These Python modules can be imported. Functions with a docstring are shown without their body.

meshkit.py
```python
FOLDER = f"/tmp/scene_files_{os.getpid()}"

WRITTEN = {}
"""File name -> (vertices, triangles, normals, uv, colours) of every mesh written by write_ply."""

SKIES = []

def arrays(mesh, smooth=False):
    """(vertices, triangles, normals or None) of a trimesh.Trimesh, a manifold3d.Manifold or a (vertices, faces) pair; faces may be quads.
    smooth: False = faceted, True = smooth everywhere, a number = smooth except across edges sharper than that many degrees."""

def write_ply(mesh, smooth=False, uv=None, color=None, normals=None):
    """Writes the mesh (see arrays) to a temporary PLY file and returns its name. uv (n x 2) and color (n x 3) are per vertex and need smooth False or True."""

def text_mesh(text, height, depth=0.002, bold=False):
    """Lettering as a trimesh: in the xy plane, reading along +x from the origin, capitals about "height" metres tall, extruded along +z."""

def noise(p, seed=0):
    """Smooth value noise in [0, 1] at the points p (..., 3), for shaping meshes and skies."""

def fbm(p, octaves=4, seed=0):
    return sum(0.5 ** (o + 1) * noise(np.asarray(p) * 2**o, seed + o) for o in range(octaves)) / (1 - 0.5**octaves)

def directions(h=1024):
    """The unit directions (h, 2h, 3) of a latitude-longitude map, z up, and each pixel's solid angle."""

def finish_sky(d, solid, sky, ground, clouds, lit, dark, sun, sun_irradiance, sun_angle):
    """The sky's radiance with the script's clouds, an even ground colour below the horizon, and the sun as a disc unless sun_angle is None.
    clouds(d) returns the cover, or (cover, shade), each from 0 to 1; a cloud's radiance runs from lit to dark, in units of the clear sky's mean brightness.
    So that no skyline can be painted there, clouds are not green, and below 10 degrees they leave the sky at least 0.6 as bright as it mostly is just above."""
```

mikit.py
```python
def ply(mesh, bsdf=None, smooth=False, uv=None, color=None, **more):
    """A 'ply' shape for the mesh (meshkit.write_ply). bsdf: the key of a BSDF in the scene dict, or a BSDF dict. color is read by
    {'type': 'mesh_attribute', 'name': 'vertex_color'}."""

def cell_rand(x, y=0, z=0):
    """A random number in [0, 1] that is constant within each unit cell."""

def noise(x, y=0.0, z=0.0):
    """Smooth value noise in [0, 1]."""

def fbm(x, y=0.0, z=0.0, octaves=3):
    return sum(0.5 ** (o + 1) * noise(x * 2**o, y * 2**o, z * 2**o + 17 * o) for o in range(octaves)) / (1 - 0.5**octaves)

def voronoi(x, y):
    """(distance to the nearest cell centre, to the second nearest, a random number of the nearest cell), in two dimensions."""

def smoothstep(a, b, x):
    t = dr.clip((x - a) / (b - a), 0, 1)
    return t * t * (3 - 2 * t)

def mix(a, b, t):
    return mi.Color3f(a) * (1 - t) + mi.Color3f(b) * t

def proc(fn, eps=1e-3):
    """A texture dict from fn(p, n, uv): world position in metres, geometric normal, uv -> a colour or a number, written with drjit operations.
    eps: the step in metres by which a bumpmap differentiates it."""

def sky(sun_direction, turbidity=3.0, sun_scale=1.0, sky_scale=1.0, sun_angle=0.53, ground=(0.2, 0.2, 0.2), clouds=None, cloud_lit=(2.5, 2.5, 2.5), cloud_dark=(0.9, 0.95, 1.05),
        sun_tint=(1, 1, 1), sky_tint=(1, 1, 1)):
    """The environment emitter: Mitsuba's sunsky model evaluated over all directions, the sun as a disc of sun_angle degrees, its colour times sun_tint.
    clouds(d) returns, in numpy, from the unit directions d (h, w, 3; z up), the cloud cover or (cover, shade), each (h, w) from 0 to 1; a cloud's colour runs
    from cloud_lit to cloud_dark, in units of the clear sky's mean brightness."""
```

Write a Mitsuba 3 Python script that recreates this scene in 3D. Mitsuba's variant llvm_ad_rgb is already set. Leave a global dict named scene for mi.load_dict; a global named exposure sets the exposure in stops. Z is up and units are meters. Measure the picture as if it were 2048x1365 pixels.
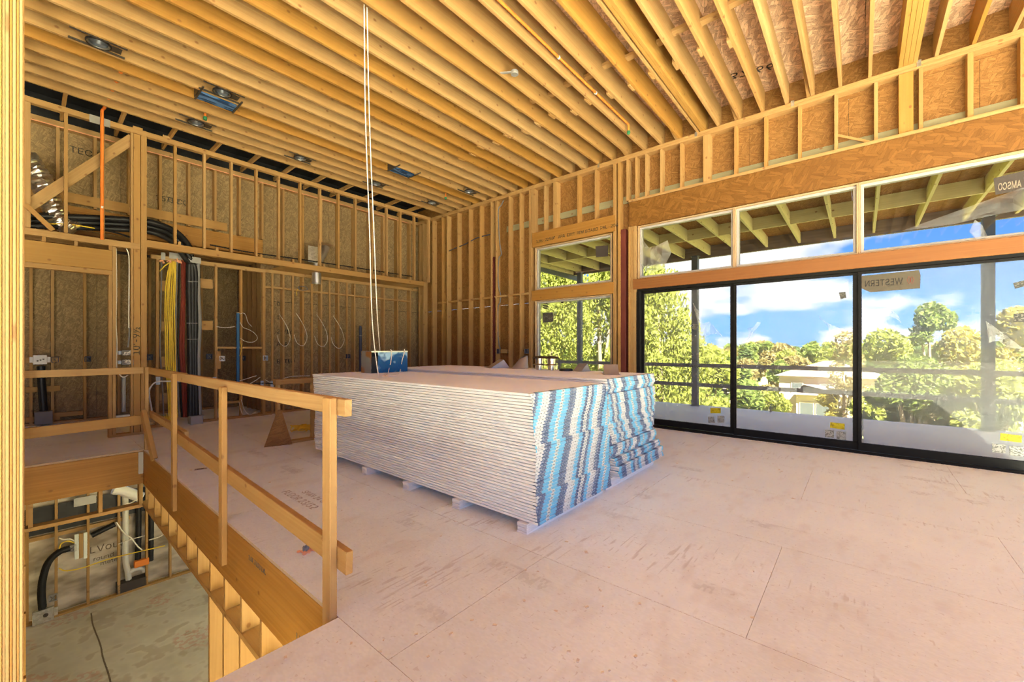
import math, random
import numpy as np, trimesh
import drjit as dr
import mitsuba as mi
import mikit, meshkit
from mikit import proc, noise, fbm, voronoi, cell_rand, smoothstep, mix

# ------------------------------------------------------------------ camera, sky, exposure
F, CX, CY, EYE = 824.4, 1024.0, 669.0, 1.42          # focal length and principal point of the 2048 x 1365 frame, eye height
SN, CS = math.sin(math.radians(49.727)), math.cos(math.radians(49.727))
T = mi.ScalarTransform4f
scene, labels = {}, {}
exposure = 5.8
SUN = (-0.42, -0.50, 0.76)

def sky_clouds(d):
    z = np.maximum(d[..., 2], 0.02)
    q = np.stack([d[..., 0] / (z + 0.35), d[..., 1] / (z + 0.35), 0 * z], -1)
    c = meshkit.fbm(q * 3.2 + 3.1, 5, 4)
    low = np.exp(-(z / 0.16) ** 2)
    cover = np.clip((c - 0.575 + 0.13 * low) / 0.10, 0, 1)
    shade = np.clip((meshkit.fbm(q * 5 + 9, 3, 8) - 0.45) * 1.6, 0, 1)
    return cover * 0.92, shade * 0.6

scene['sky'] = mikit.sky(SUN, turbidity=2.2, sun_scale=1.25, sky_scale=0.19, ground=(0.23, 0.22, 0.15), clouds=sky_clouds,
                         cloud_lit=(3.5, 3.5, 3.5), cloud_dark=(2.3, 2.35, 2.45), sky_tint=(0.42, 0.68, 1.08), sun_tint=(0.86, 1.0, 0.98))
scene['camera'] = {'type': 'perspective', 'fov': 2 * math.degrees(math.atan(1024 / F)), 'fov_axis': 'x', 'near_clip': 0.02,
                   'principal_point_offset_x': 0.0, 'principal_point_offset_y': (CY - 682.5) / 1365,
                   'to_world': T().look_at(origin=[0, 0, EYE], target=[SN, CS, EYE], up=[0, 0, 1])}

# ------------------------------------------------------------------ reading the plan: a pixel on a known plane -> the point there
def ray(px):
    r = (px - CX) / F
    return SN + r * CS, CS - r * SN
def onX(px, py, X):
    a, b = ray(px); z = X / a
    return np.array([X, z * b, EYE - (py - CY) / F * z])
def onY(px, py, Y):
    a, b = ray(px); z = Y / b
    return np.array([z * a, Y, EYE - (py - CY) / F * z])
def onZ(px, py, Z=0.0):
    a, b = ray(px); z = F * (EYE - Z) / (py - CY)
    return np.array([z * a, z * b, Z])

# ------------------------------------------------------------------ materials
def C(r, g, b): return mi.Color3f(r, g, b)
def mat(key, fn_or_rgb, rough=0.7, spec=0.3, bump=None, two=True, **kw):
    col = fn_or_rgb if isinstance(fn_or_rgb, dict) else ({'type': 'rgb', 'value': list(fn_or_rgb)} if isinstance(fn_or_rgb, (tuple, list)) else proc(fn_or_rgb))
    b = {'type': 'principled', 'base_color': col, 'roughness': rough, 'specular': spec, **kw}
    if bump is not None:
        b = {'type': 'bumpmap', 'arbitrary': proc(bump, 2e-3), 'scale': 1.0, 'bsdf': b}
    scene[key] = {'type': 'twosided', 'bsdf': b} if two else b

def wood_fn(a, b, c, contrast=1.0):
    def fn(p, n, uv):
        L, v = uv.x, uv.y
        idn = dr.floor(v / 10); w = v - 10 * idn
        tone, hue = cell_rand(idn, 3), cell_rand(idn, 11)
        warp = noise(L * 0.9, idn * 3.7) * 0.05
        g = noise((w + warp) * 85 + idn, L * 1.3)
        f = noise((w + warp) * 320, L * 5 + idn)
        col = mix(a, b, dr.clip(0.25 + 0.55 * tone + 0.45 * (g - 0.5) * contrast + 0.25 * (f - 0.5), 0, 1))
        col = mix(col, c, dr.clip(hue * hue * 0.75, 0, 1))
        k = L / 0.42
        ki = dr.floor(k)
        kx = (ki + 0.25 + 0.5 * cell_rand(ki, idn, 5)) * 0.42
        kw = cell_rand(ki, idn, 9) * 0.24 - 0.06
        d = dr.sqrt(dr.square((L - kx) * 0.75) + dr.square(w - kw))
        knot = (1 - smoothstep(0.008, 0.020, d)) * dr.select(cell_rand(ki, idn, 2) > 0.32, 1.0, 0.0)
        return mix(col, C(0.22, 0.09, 0.03), knot * 0.75)
    return fn
mat('pine', wood_fn(C(0.332, 0.182, 0.064), C(0.444, 0.277, 0.118), C(0.385, 0.199, 0.052)), 0.65)
mat('lvl', wood_fn(C(0.346, 0.172, 0.036), C(0.401, 0.224, 0.063), C(0.368, 0.188, 0.041), 1.6), 0.6)
mat('rim', wood_fn(C(0.310, 0.139, 0.028), C(0.397, 0.198, 0.049), C(0.360, 0.160, 0.030), 1.8), 0.6)
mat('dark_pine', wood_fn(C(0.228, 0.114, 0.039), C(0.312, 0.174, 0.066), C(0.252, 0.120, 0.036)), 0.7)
mat('beam_red', wood_fn(C(0.211, 0.076, 0.021), C(0.285, 0.118, 0.037), C(0.242, 0.093, 0.024)), 0.6)
mat('treated', wood_fn(C(0.46, 0.40, 0.19), C(0.60, 0.53, 0.27), C(0.56, 0.48, 0.22)), 0.7)
mat('treated_grey', wood_fn(C(0.23, 0.205, 0.115), C(0.30, 0.275, 0.17), C(0.27, 0.245, 0.14)), 0.75)
mat('orange_pine', wood_fn(C(0.31, 0.145, 0.028), C(0.42, 0.215, 0.05), C(0.36, 0.165, 0.03)), 0.6)

def osb_fn(size, dark, light, edge):
    def fn(p, n, uv):
        u, v = uv.x, uv.y
        w = noise(u * 3, v * 3) * 0.03
        d1, e1, r1 = voronoi((u * 0.93 + v * 0.36 + w) / size, (v * 0.93 - u * 0.36) / (size * 0.20))
        d2, e2, r2 = voronoi((u * 0.50 - v * 0.87 + w) / (size * 0.9), (v * 0.50 + u * 0.87) / (size * 0.2))
        pick = noise(u / size * 1.7, v / size * 1.7, 5) > 0.56
        t = dr.select(pick, r2, r1)
        gap = dr.select(pick, e2 - d2, e1 - d1)
        fine = noise(u * 240, v * 240)
        col = mix(dark, light, dr.clip(t * 0.85 + 0.3 * (fine - 0.5) + 0.1, 0, 1))
        return mix(col, edge, (1 - smoothstep(0.0, 0.14, gap)) * 0.55)
    return fn
mat('osb', osb_fn(0.075, C(0.196, 0.127, 0.058), C(0.374, 0.257, 0.127), C(0.122, 0.070, 0.033)), 0.75)
mat('osb_right', osb_fn(0.095, C(0.197, 0.087, 0.023), C(0.309, 0.153, 0.046), C(0.129, 0.051, 0.012)), 0.7)
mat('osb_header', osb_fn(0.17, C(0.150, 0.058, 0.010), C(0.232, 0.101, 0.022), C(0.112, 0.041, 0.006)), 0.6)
mat('osb_roof', osb_fn(0.13, C(0.376, 0.215, 0.122), C(0.776, 0.515, 0.323), C(0.162, 0.084, 0.048)), 0.85)

def floor_fn(p, n, uv):
    idn = dr.floor(uv.y / 10)
    a = fbm(p.x * 1.1, p.y * 1.1, 3, 4)
    s = fbm(p.x * 4 + 7, p.y * 9, 1, 3)
    f = noise(p.x * 130, p.y * 60)
    col = mix(C(0.655, 0.675, 0.645), C(0.765, 0.795, 0.775), dr.clip((a - 0.5) * 1.8 + 0.5 + 0.35 * (cell_rand(idn, 4) - 0.5) + 0.45 * (f - 0.5), 0, 1))
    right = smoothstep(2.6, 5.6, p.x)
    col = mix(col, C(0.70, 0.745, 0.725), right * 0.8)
    col = mix(col, C(0.42, 0.30, 0.21), smoothstep(0.58, 0.85, s) * 0.14)
    sc = noise(p.x * 9 + 3, p.y * 70, 7) * noise(p.x * 3, p.y * 3, 5)
    col = mix(col, C(0.30, 0.22, 0.16), smoothstep(0.58, 0.80, sc) * 0.3)
    # faint grey print of the maker's stamps, one patch here and there on a sheet
    cx, cy = dr.floor(p.x / 0.605), dr.floor(p.y / 1.13)
    lx, ly = p.x / 0.605 - cx, p.y / 1.13 - cy
    on = dr.select(cell_rand(cx, cy, 8) > 0.74, 1.0, 0.0) * smoothstep(0.2, 0.24, lx) * (1 - smoothstep(0.40, 0.43, lx)) * smoothstep(0.2, 0.25, ly) * (1 - smoothstep(0.66, 0.7, ly))
    wear = smoothstep(0.35, 0.6, fbm(p.x * 5, p.y * 5, 4, 3))
    col = mix(col, C(0.34, 0.31, 0.28), on * wear * dr.select(noise(p.x * 34, p.y * 60) > 0.48, 1.0, 0.35) * 0.30)
    col = mix(col, C(0.33, 0.25, 0.18), smoothstep(0.88, 0.93, noise(p.x * 75, p.y * 75, 9)) * 0.25)
    return mix(col, C(0.36, 0.22, 0.11), dr.select(dr.abs(n.z) < 0.5, 0.85, 0.0))
mat('subfloor', floor_fn, 0.8, 0.2)

def conc_fn(p, n, uv):
    a = fbm(p.x * 1.3, p.y * 1.3, p.z * 1.3, 4)
    b = fbm(p.x * 6, p.y * 6, p.z * 14, 3)
    col = mix(C(0.50, 0.455, 0.40), C(0.68, 0.635, 0.575), dr.clip((a - 0.5) * 2 + 0.5 + (b - 0.5), 0, 1))
    col = mix(col, C(0.30, 0.22, 0.15), smoothstep(0.56, 0.70, b) * 0.4)
    red = smoothstep(0.70, 0.76, noise(p.x * 1.7 + 4, p.y * 1.7, 2)) * smoothstep(0.45, 0.6, noise(p.x * 25, p.y * 25, 6)) * dr.select(n.z > 0.5, 1.0, 0.0)
    return mix(col, C(0.50, 0.13, 0.07), red * 0.3)
mat('concrete', conc_fn, 0.75)
def bconc_fn(p, n, uv):
    b = fbm(p.x * 2.5, p.y * 2.5, p.z * 5, 4)
    return mix(C(0.27, 0.215, 0.155), C(0.60, 0.53, 0.44), dr.clip((b - 0.5) * 2.6 + 0.55, 0, 1))
mat('basement_concrete', bconc_fn, 0.85)
def deck_fn(p, n, uv):
    b = fbm(p.x * 0.9, p.y * 2.2, 0, 4)
    return mix(C(0.78, 0.80, 0.82), C(0.87, 0.88, 0.89), b)
mat('deck_concrete', deck_fn, 0.55)

mat('gyp_edge', lambda p, n, uv: mix(C(0.64, 0.615, 0.61), C(0.73, 0.715, 0.715), noise(p.y * 1.7, p.z * 45) * 0.7 + 0.3 * noise(p.y * 60, p.z * 200)), 0.75)
mat('gyp_face', lambda p, n, uv: mix(C(0.69, 0.73, 0.69), C(0.79, 0.82, 0.79), fbm(p.x * 2.2, p.y * 2.2, 0, 4)), 0.8)
def tape_fn(p, n, uv):
    x, v = uv.x + uv.y * 0.012, uv.y
    per = 0.875
    q = (x / per - dr.floor(x / per)) * per
    navy, skyb, white = C(0.050, 0.082, 0.175), C(0.120, 0.385, 0.58), C(0.54, 0.54, 0.545)
    def band(*spans):
        on = mi.Bool(False)
        for lo, hi in spans: on = on | ((q >= lo) & (q < hi))
        return dr.select(on, 1.0, 0.0)
    dark = band((0.085, 0.19), (0.36, 0.405), (0.46, 0.505), (0.66, 0.75))
    blue = band((0.0, 0.085), (0.30, 0.36), (0.505, 0.56), (0.75, 0.83))
    col = mix(mix(white, navy, dark), skyb, blue)
    mid = smoothstep(0.25, 0.34, v) * (1 - smoothstep(0.62, 0.72, v))
    letters = dr.select(noise(x * 210, 0.5, 3) > 0.52, 1.0, 0.0) * mid
    col = mix(col, C(0.50, 0.54, 0.60), letters * dark * 0.6)
    col = mix(col, C(0.09, 0.10, 0.12), letters * band((0.205, 0.288), (0.572, 0.648)) * 0.85)
    col = mix(col, C(0.10, 0.11, 0.14), band((0.418, 0.447), (0.840, 0.866)) * mid * 0.8)
    return mix(col, C(0.08, 0.10, 0.15), (1 - smoothstep(0.0, 0.10, v)) * 0.6)
mat('gyp_tape', tape_fn, 0.45)

mat('black_frame', (0.010, 0.0095, 0.0095), 0.5, 0.12)
mat('vinyl', (0.40, 0.375, 0.36), 0.4)
mat('vinyl_wood', (0.42, 0.28, 0.16), 0.6)
mat('red_steel', lambda p, n, uv: mix(C(0.10, 0.022, 0.018), C(0.17, 0.04, 0.03), fbm(p.x * 9, p.y * 9, p.z * 3, 3)), 0.5)
mat('dark_steel', (0.085, 0.098, 0.125), 0.5)
mat('rail_grey', lambda p, n, uv: mix(C(0.12, 0.095, 0.085), C(0.20, 0.165, 0.15), noise(p.y * 4, p.z * 30)), 0.6)
mat('galv', lambda p, n, uv: mix(C(0.52, 0.52, 0.50), C(0.74, 0.74, 0.73), voronoi(uv.x * 30, uv.y * 30)[2]), 0.32, metallic=0.9)
mat('galv_dull', (0.36, 0.345, 0.33), 0.5, metallic=0.4)
mat('foil', lambda p, n, uv: mix(C(0.55, 0.54, 0.52), C(0.86, 0.85, 0.83), noise(p.x * 40, p.y * 40, p.z * 40)), 0.22, metallic=0.95)
mat('flash_metal', (0.42, 0.37, 0.345), 0.42, metallic=0.5)
mat('chrome', (0.62, 0.58, 0.54), 0.2, metallic=1.0)
mat('dark_metal', (0.09, 0.075, 0.065), 0.4, metallic=0.6)
mat('can_metal', (0.55, 0.57, 0.60), 0.22, metallic=1.0)
mat('black_plastic', (0.015, 0.015, 0.017), 0.42)
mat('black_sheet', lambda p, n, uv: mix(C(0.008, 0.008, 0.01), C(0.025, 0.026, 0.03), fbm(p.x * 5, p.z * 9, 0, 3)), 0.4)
mat('grey_plastic', (0.25, 0.25, 0.25), 0.5)
mat('pvc', (0.66, 0.645, 0.60), 0.45)
mat('cpvc', (0.80, 0.235, 0.04), 0.42)
mat('green_cap', (0.03, 0.20, 0.085), 0.4)
mat('yellow_cable', (0.72, 0.50, 0.055), 0.45)
mat('white_cable', (0.74, 0.69, 0.60), 0.5)
mat('cord', (0.78, 0.70, 0.60), 0.65)
mat('grey_cable', (0.17, 0.16, 0.16), 0.5)
mat('red_cable', (0.20, 0.035, 0.022), 0.5)
mat('blue_plastic', (0.022, 0.105, 0.26), 0.4)
mat('pale_blue', (0.42, 0.50, 0.60), 0.45)
mat('white_plastic', (0.72, 0.70, 0.68), 0.4)
def bluefilm(p, n, uv):
    a = fbm(p.x * 9, p.y * 9, p.z * 7, 3)
    return mix(C(0.012, 0.10, 0.27), C(0.42, 0.66, 0.78), smoothstep(0.52, 0.68, a + 0.28 * smoothstep(1.2, 1.42, p.z) * dr.select(p.z < 2, 1.0, 0.0)))
mat('blue_film', bluefilm, 0.25)
mat('dark_blue_film', lambda p, n, uv: mix(C(0.012, 0.045, 0.13), C(0.07, 0.17, 0.36), smoothstep(0.45, 0.7, noise(p.x * 7, p.y * 40))), 0.3)
mat('copper_tint', lambda p, n, uv: mix(C(0.42, 0.20, 0.07), C(0.36, 0.37, 0.38), smoothstep(0.35, 0.65, noise(p.y * 8, p.z * 9))), 0.35, metallic=0.6)
mat('foam', (0.72, 0.34, 0.19), 0.9)
mat('ink', (0.03, 0.026, 0.024), 0.7)
mat('stamp', (0.40, 0.335, 0.275), 0.9)
mat('mark', (0.16, 0.12, 0.09), 0.9)
mat('pale_chip', (0.66, 0.56, 0.42), 0.9)
mat('ink_red', (0.30, 0.05, 0.05), 0.7)
mat('ink_blue', (0.05, 0.06, 0.10), 0.7)
mat('card', (0.10, 0.083, 0.060), 0.8)
mat('card_print', (0.24, 0.20, 0.155), 0.8)
mat('card_dark', (0.06, 0.048, 0.043), 0.7)
mat('label_dark', lambda p, n, uv: mix(C(0.05, 0.05, 0.045), C(0.16, 0.15, 0.13), dr.select(noise(p.y * 90, p.z * 110) > 0.62, 1.0, 0.0)), 0.6)
mat('label_grey', lambda p, n, uv: mix(C(0.10, 0.10, 0.09), C(0.33, 0.32, 0.30), dr.select(noise(p.y * 110, p.z * 160) > 0.42, 1.0, 0.0)), 0.6)
mat('label_yellow', lambda p, n, uv: mix(C(0.45, 0.36, 0.005), C(0.24, 0.17, 0.0), dr.select(noise(p.y * 120, p.z * 90) > 0.66, 1.0, 0.0)), 0.5)
scene['glass'] = {'type': 'thindielectric', 'int_ior': 1.5, 'specular_transmittance': {'type': 'rgb', 'value': [0.50, 0.50, 0.50]}, 'specular_reflectance': {'type': 'rgb', 'value': [0.22, 0.22, 0.22]}}
scene['film'] = {'type': 'mask', 'opacity': 0.22, 'bsdf': {'type': 'twosided', 'bsdf': {'type': 'principled', 'base_color': {'type': 'rgb', 'value': [0.62, 0.62, 0.58]}, 'roughness': 0.35}}}
scene['film_thin'] = {'type': 'mask', 'opacity': 0.075, 'bsdf': {'type': 'twosided', 'bsdf': {'type': 'principled', 'base_color': {'type': 'rgb', 'value': [0.84, 0.86, 0.88]}, 'roughness': 0.3}}}
LEAF = []
for i, (r, g, b) in enumerate([(0.250, 0.275, 0.062), (0.150, 0.195, 0.055), (0.330, 0.285, 0.075), (0.095, 0.135, 0.055), (0.270, 0.220, 0.095)]):
    scene[f'leaf_{i}'] = {'type': 'principledthin', 'base_color': {'type': 'rgb', 'value': [r, g, b]}, 'roughness': 0.6, 'diff_trans': 0.8}
mat('bark', (0.24, 0.18, 0.13), 0.9)
mat('pale_bark', (0.42, 0.34, 0.27), 0.9)
mat('grass', lambda p, n, uv: mix(C(0.20, 0.24, 0.05), C(0.42, 0.40, 0.12), fbm(p.x * 0.25, p.y * 0.25, 0, 4)), 0.9)
mat('shingle', lambda p, n, uv: mix(C(0.15, 0.115, 0.095), C(0.22, 0.175, 0.15), noise(p.x * 3, p.y * 3, p.z * 5)), 0.9)
mat('stucco', (0.42, 0.33, 0.26), 0.9)
mat('pane_dark', (0.08, 0.09, 0.10), 0.2)

# ------------------------------------------------------------------ builders
rng = random.Random(7)
COUNT, BOARD = {}, [0]
def numbered(key):
    k = COUNT.get(key, 0); COUNT[key] = k + 1
    return key if k == 0 else f'{key}_{k:03d}'
def put(key, mesh, m, smooth=False, uv=None, raw=False):
    key = key if raw else numbered(key)
    scene[key] = mikit.ply(mesh, m, smooth=smooth, uv=uv)
    return key
def tag(key, label=None, cat=None, group=None, kind=None):
    d = labels.setdefault(key, {})
    for a, b in (('label', label), ('category', cat), ('group', group), ('kind', kind)):
        if b: d[a] = b
    return key
def thing(name, label, cat, group=None):
    return tag(numbered(name), label, cat, group)
def struct(key, label=None):
    COUNT[key] = 1
    return tag(key, label, None, None, 'structure')

BOXF = np.array([[0, 1, 3], [0, 3, 2], [4, 6, 7], [4, 7, 5], [0, 4, 5], [0, 5, 1], [2, 3, 7], [2, 7, 6], [0, 2, 6], [0, 6, 4], [1, 5, 7], [1, 7, 3]])
def boxmesh(lo, hi, ch=0.0):
    lo, hi = np.minimum(lo, hi).astype(float), np.maximum(lo, hi).astype(float)
    if ch <= 0:
        v = np.array([[(lo, hi)[i][0], (lo, hi)[j][1], (lo, hi)[k][2]] for i in (0, 1) for j in (0, 1) for k in (0, 1)])
        return v, BOXF
    ch = min(ch, (hi - lo).min() * 0.4)
    pts = []
    for ax in range(3):
        l, h = lo + ch, hi - ch
        l[ax], h[ax] = lo[ax], hi[ax]
        pts += [[(l, h)[i][0], (l, h)[j][1], (l, h)[k][2]] for i in (0, 1) for j in (0, 1) for k in (0, 1)]
    m = trimesh.Trimesh(np.array(pts), process=False).convex_hull if False else trimesh.convex.convex_hull(np.array(pts))
    return np.array(m.vertices), np.array(m.faces)
def board_uv(v, lo, hi):
    ext = np.asarray(hi, float) - np.asarray(lo, float)
    o = np.argsort(-np.abs(ext))
    BOARD[0] += 1
    return np.stack([v[:, o[0]] + BOARD[0] * 1.37 % 5, (v[:, o[1]] - min(lo[o[1]], hi[o[1]])) + (v[:, o[2]] - min(lo[o[2]], hi[o[2]])) + 10 * (BOARD[0] % 397)], 1)
def box(key, lo, hi, m='pine', ch=0.0, raw=False):
    v, f = boxmesh(lo, hi, ch)
    return put(key, (v, f), m, uv=board_uv(v, lo, hi), raw=raw)
def beam(key, p0, p1, w, h, m='pine', up=(0, 0, 1), ch=0.0, raw=False):
    """A board of section w (sideways) x h (along up) from p0 to p1."""
    p0, p1 = np.asarray(p0, float), np.asarray(p1, float)
    d = p1 - p0; L = np.linalg.norm(d); d /= L
    s = np.cross(d, up); s /= np.linalg.norm(s); u = np.cross(s, d)
    lo, hi = np.array([0, -w / 2, -h / 2]), np.array([L, w / 2, h / 2])
    v, f = boxmesh(lo, hi, ch)
    uv = board_uv(v, lo, hi)
    return put(key, (p0 + v[:, :1] * d + v[:, 1:2] * s + v[:, 2:] * u, f), m, uv=uv, raw=raw)
def join(ms):
    V, Fc, n = [], [], 0
    for v, f in ms:
        V.append(v); Fc.append(np.asarray(f) + n); n += len(v)
    return np.vstack(V), np.vstack(Fc)
def smooth_path(pts, k=8):
    p = np.asarray(pts, float)
    if len(p) < 3: return p
    q = np.vstack([2 * p[0] - p[1], p, 2 * p[-1] - p[-2]])
    out = []
    for i in range(1, len(q) - 2):
        for t in np.linspace(0, 1, k, endpoint=False):
            a, b, c, d = q[i - 1:i + 3]
            out.append(0.5 * (2 * b + (c - a) * t + (2 * a - 5 * b + 4 * c - d) * t * t + (3 * b - a - 3 * c + d) * t ** 3))
    return np.vstack(out + [p[-1:]])
def tubemesh(pts, r, n=8, curve=True, k=8, caps=True):
    p = smooth_path(pts, k) if curve else np.asarray(pts, float)
    rr = np.broadcast_to(np.asarray(r, float), (len(p),)) if np.ndim(r) == 0 else np.interp(np.linspace(0, 1, len(p)), np.linspace(0, 1, len(r)), r)
    t = np.gradient(p, axis=0); t /= np.linalg.norm(t, axis=1, keepdims=True) + 1e-12
    a = np.array([0.31, 0.17, 0.93]) if abs(t[0] @ [0.31, 0.17, 0.93]) < 0.9 else np.array([0.9, 0.2, 0.1])
    V = []
    for i in range(len(p)):
        a = a - (a @ t[i]) * t[i]; a /= np.linalg.norm(a)
        b = np.cross(t[i], a)
        ang = np.arange(n) * 2 * np.pi / n
        V.append(p[i] + rr[i] * (np.cos(ang)[:, None] * a + np.sin(ang)[:, None] * b))
    V = np.vstack(V); m = len(p)
    Fc = []
    for i in range(m - 1):
        for j in range(n):
            x, y = i * n + j, i * n + (j + 1) % n
            Fc += [[x, y, y + n], [x, y + n, x + n]]
    if caps:
        V = np.vstack([V, p[:1], p[-1:]])
        for j in range(n):
            Fc += [[m * n, (j + 1) % n, j], [m * n + 1, (m - 1) * n + j, (m - 1) * n + (j + 1) % n]]
    return V, np.array(Fc)
def tube(key, pts, r, m, n=8, curve=True, k=8, raw=False):
    return put(key, tubemesh(pts, r, n, curve, k), m, smooth=40, raw=raw)
def lathe(profile, origin, axis=(0, 0, 1), n=24):
    """profile: (radius, height) pairs"""
    axis = np.asarray(axis, float); axis /= np.linalg.norm(axis)
    a = np.cross(axis, [0.3, 0.9, 0.2]); a /= np.linalg.norm(a); b = np.cross(axis, a)
    ang = np.arange(n) * 2 * np.pi / n
    ring = np.cos(ang)[:, None] * a + np.sin(ang)[:, None] * b
    V = np.vstack([np.asarray(origin) + max(r, 1e-5) * ring + h * axis for r, h in profile])
    Fc = []
    for i in range(len(profile) - 1):
        for j in range(n):
            x, y = i * n + j, i * n + (j + 1) % n
            Fc += [[x, y, y + n], [x, y + n, x + n]]
    return V, np.array(Fc)
def prism(poly, origin, ux, uy, depth):
    """polygon (2-D) placed with axes ux, uy at origin, extruded by depth along ux x uy"""
    p = np.asarray(poly, float); ux, uy = np.asarray(ux, float), np.asarray(uy, float)
    nz = np.cross(ux, uy)
    V = np.vstack([np.asarray(origin) + p[:, :1] * ux + p[:, 1:] * uy + s * nz for s in (0, depth)])
    n = len(p); Fc = []
    for i in range(1, n - 1): Fc += [[0, i + 1, i], [n, n + i, n + i + 1]]
    for i in range(n):
        j = (i + 1) % n
        Fc += [[i, j, n + j], [i, n + j, n + i]]
    return V, np.array(Fc)
def text_on(key, text, origin, right, up, height, m='ink', bold=False, raw=False):
    t = meshkit.text_mesh(text, height, 0.0015, bold)
    v = np.array(t.vertices); r, u = np.asarray(right, float), np.asarray(up, float)
    nz = np.cross(r, u); nz /= np.linalg.norm(nz)
    if (nz @ (np.array([0, 0, EYE]) - np.asarray(origin))) < 0: nz = -nz
    return put(key, (np.asarray(origin) + v[:, :1] * r + v[:, 1:2] * u + v[:, 2:] * nz, np.array(t.faces)), m, raw=raw)

# ------------------------------------------------------------------ main dimensions (metres)
XW, XO = 7.22, 7.36                 # right wall: inner face of the studs, inner face of the sheathing
YF, YR, YD = 9.02, 9.66, 11.5       # upper front stud wall, wall behind it, far wall of the deep room
H = 5.00                            # top of the wall plates / underside of the joists
WX0, WX1, WY0, WY1, ZL = -0.10, 1.065, 2.10, 7.64, -3.58   # stairwell opening and the lower floor
S2 = 0.0385
XL, YB = -3.9, -4.6                # the house goes on behind the camera, open on its left and near sides

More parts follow.
